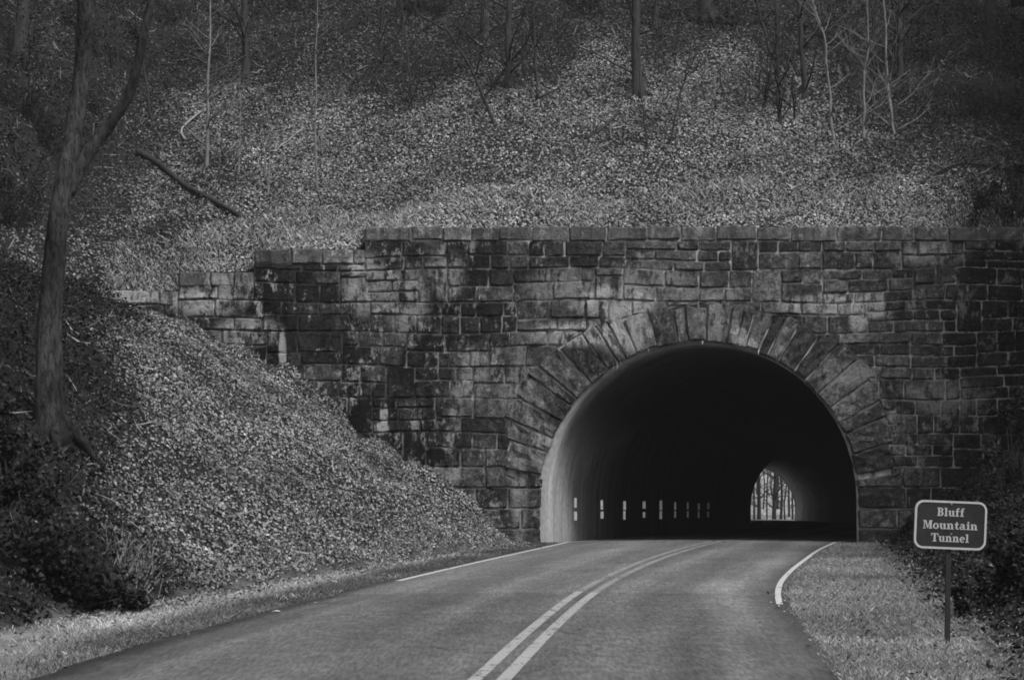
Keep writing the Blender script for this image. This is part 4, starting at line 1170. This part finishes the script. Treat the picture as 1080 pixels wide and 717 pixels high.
# ------------------------------------------------------------------ wood beyond the far mouth
FAR = [(795.5,.30,238),(800.5,.55,246),(805,.22,262),(809,.25,256),(816.5,.6,243),(820,.5,262),(823.5,.42,250),(828,.25,240),(832.5,.35,258),(836,.3,247),(813,.22,270),(798,.2,268)]
names = ['leftmost','second','third','fourth','fifth','sixth','seventh','eighth','ninth','tenth','eleventh','twelfth']
order = sorted(FAR)
for i, (px, dia, Yf) in enumerate(order):
    x = (px-540)*Yf/F; f = Vector((x, Yf, h1(x, Yf)))
    rng = random.Random(300+i); root = empty('far_tree', f, names[i] + ' bare tree from the left seen through the far tunnel mouth', 'tree', 'trees beyond the far mouth')
    hgt = rng.uniform(12, 16); pts = [f-Vector((0,0,.3))]
    for q in range(1, 7): pts.append(f+Vector((rng.uniform(-.12,.12)*q**.7, rng.uniform(-.2,.2), hgt*q/6)))
    sp = spline_pts(pts, 3); rad = [dia/2*(1-.85*q/len(sp)) for q in range(len(sp))]
    mb = MB(); mb.tube(sp, rad, 7, .05); mb.build('trunk', BD, root)
    cb = MB()
    for q in range(16):
        j = rng.randrange(2, len(sp)-1); a = rng.uniform(0, 6.283)
        branchlet(cb, sp[j], Vector((math.cos(a), math.sin(a)*.6, rng.uniform(.2,.9))).normalized(), rng.uniform(1.5,3.6), max(.025, rad[j]*.4), 1, rng)
    cb.build('crown', BD, root)

# ------------------------------------------------------------------ unseen evergreens added to shade the frame edges
def make_evergreen():
    rng = np.random.default_rng(77); r2 = random.Random(77)
    root = empty('shade_evergreen', (0,0,0))
    mb = MB(); mb.tube([(0,0,-.4),(0,0,3),(.1,0,8),(0,.1,15.5)], [.30,.25,.16,.03], 8); mb.build('trunk', BD, root)
    P = []
    for q in range(95):
        z = 2.2 + 13.2*(q/95.0); a = q*2.4 + r2.uniform(-.3,.3); ln = (3.7*(1-(z-2.2)/14.2)+.35)*r2.uniform(.75,1.1)
        n = int(110*ln/2.5)+25; t = rng.random(n)**.6
        sp_ = .42*ln*.5*(0.25+t)*(1.15-t*.5)
        lat = rng.normal(size=n)*sp_; up = rng.normal(size=n)*.10
        P.append(np.stack([np.cos(a)*t*ln - np.sin(a)*lat, np.sin(a)*t*ln + np.cos(a)*lat, z + t*ln*(-.18) + up], 1))
    P = np.concatenate(P)
    V, Fq, T = leaves_at(P, None, (.22,.42), .02+.06*rng.random(len(P)), rng, .5)
    o = big_mesh('crown', V, Fq, M['ivy'], T); o.parent = root
    return root
ev = make_evergreen()
def copy_tree(o):
    c = o.copy(); sc.collection.objects.link(c)
    for ch in o.children:
        d = ch.copy(); sc.collection.objects.link(d); d.parent = c
    return c
EV = [(-15.2,33,1.0),(-16.5,41,1.1),(-18.5,50,1.0),(-21,58,1.1),(-22.5,67,1.05),(-11.5,20,.9),
      (17.2,40,.9),(19,48,1.0),(20.5,57,1.0),(21.5,65,1.1),(23.5,73,1.0),
      (-15,79,1.0),(-8.5,82,1.1),(-2,80,1.0),(5,83,1.1),(11.5,80,1.0),(18,82,1.05)]
for i, (x, y, k) in enumerate(EV):
    o = ev if i == 0 else copy_tree(ev)
    o.location = (x, y, h1(x, y)-.1); o.scale = (k, k, k); o.rotation_euler = (0, 0, i*1.7)
    side = 'left' if x < -.27*y else 'right' if x > .27*y else 'top'
    tag(o, 'unseen evergreen added to shade the %s edge of the frame' % side, 'tree', 'unseen evergreens added for shade')

# ------------------------------------------------------------------ thin haze added to lift the blacks
HZ_D = 0.00042
mb = MB(); mb.box(-340, 340, -180, 720, -60, 260)
hz = mb.build('haze', None, None, False); tag(hz, 'thin pale haze added to lift the dark tones', 'haze', kind='stuff')
hm = bpy.data.materials.new('lift_haze'); hm.use_nodes = True; t_ = hm.node_tree; t_.nodes.clear()
ho = t_.nodes.new('ShaderNodeOutputMaterial'); pv_ = t_.nodes.new('ShaderNodeVolumePrincipled')
pv_.inputs['Color'].default_value = (.9,.9,.9,1); pv_.inputs['Density'].default_value = HZ_D; pv_.inputs['Anisotropy'].default_value = 0.2
t_.links.new(pv_.outputs[0], ho.inputs['Volume']); hz.data.materials.append(hm)
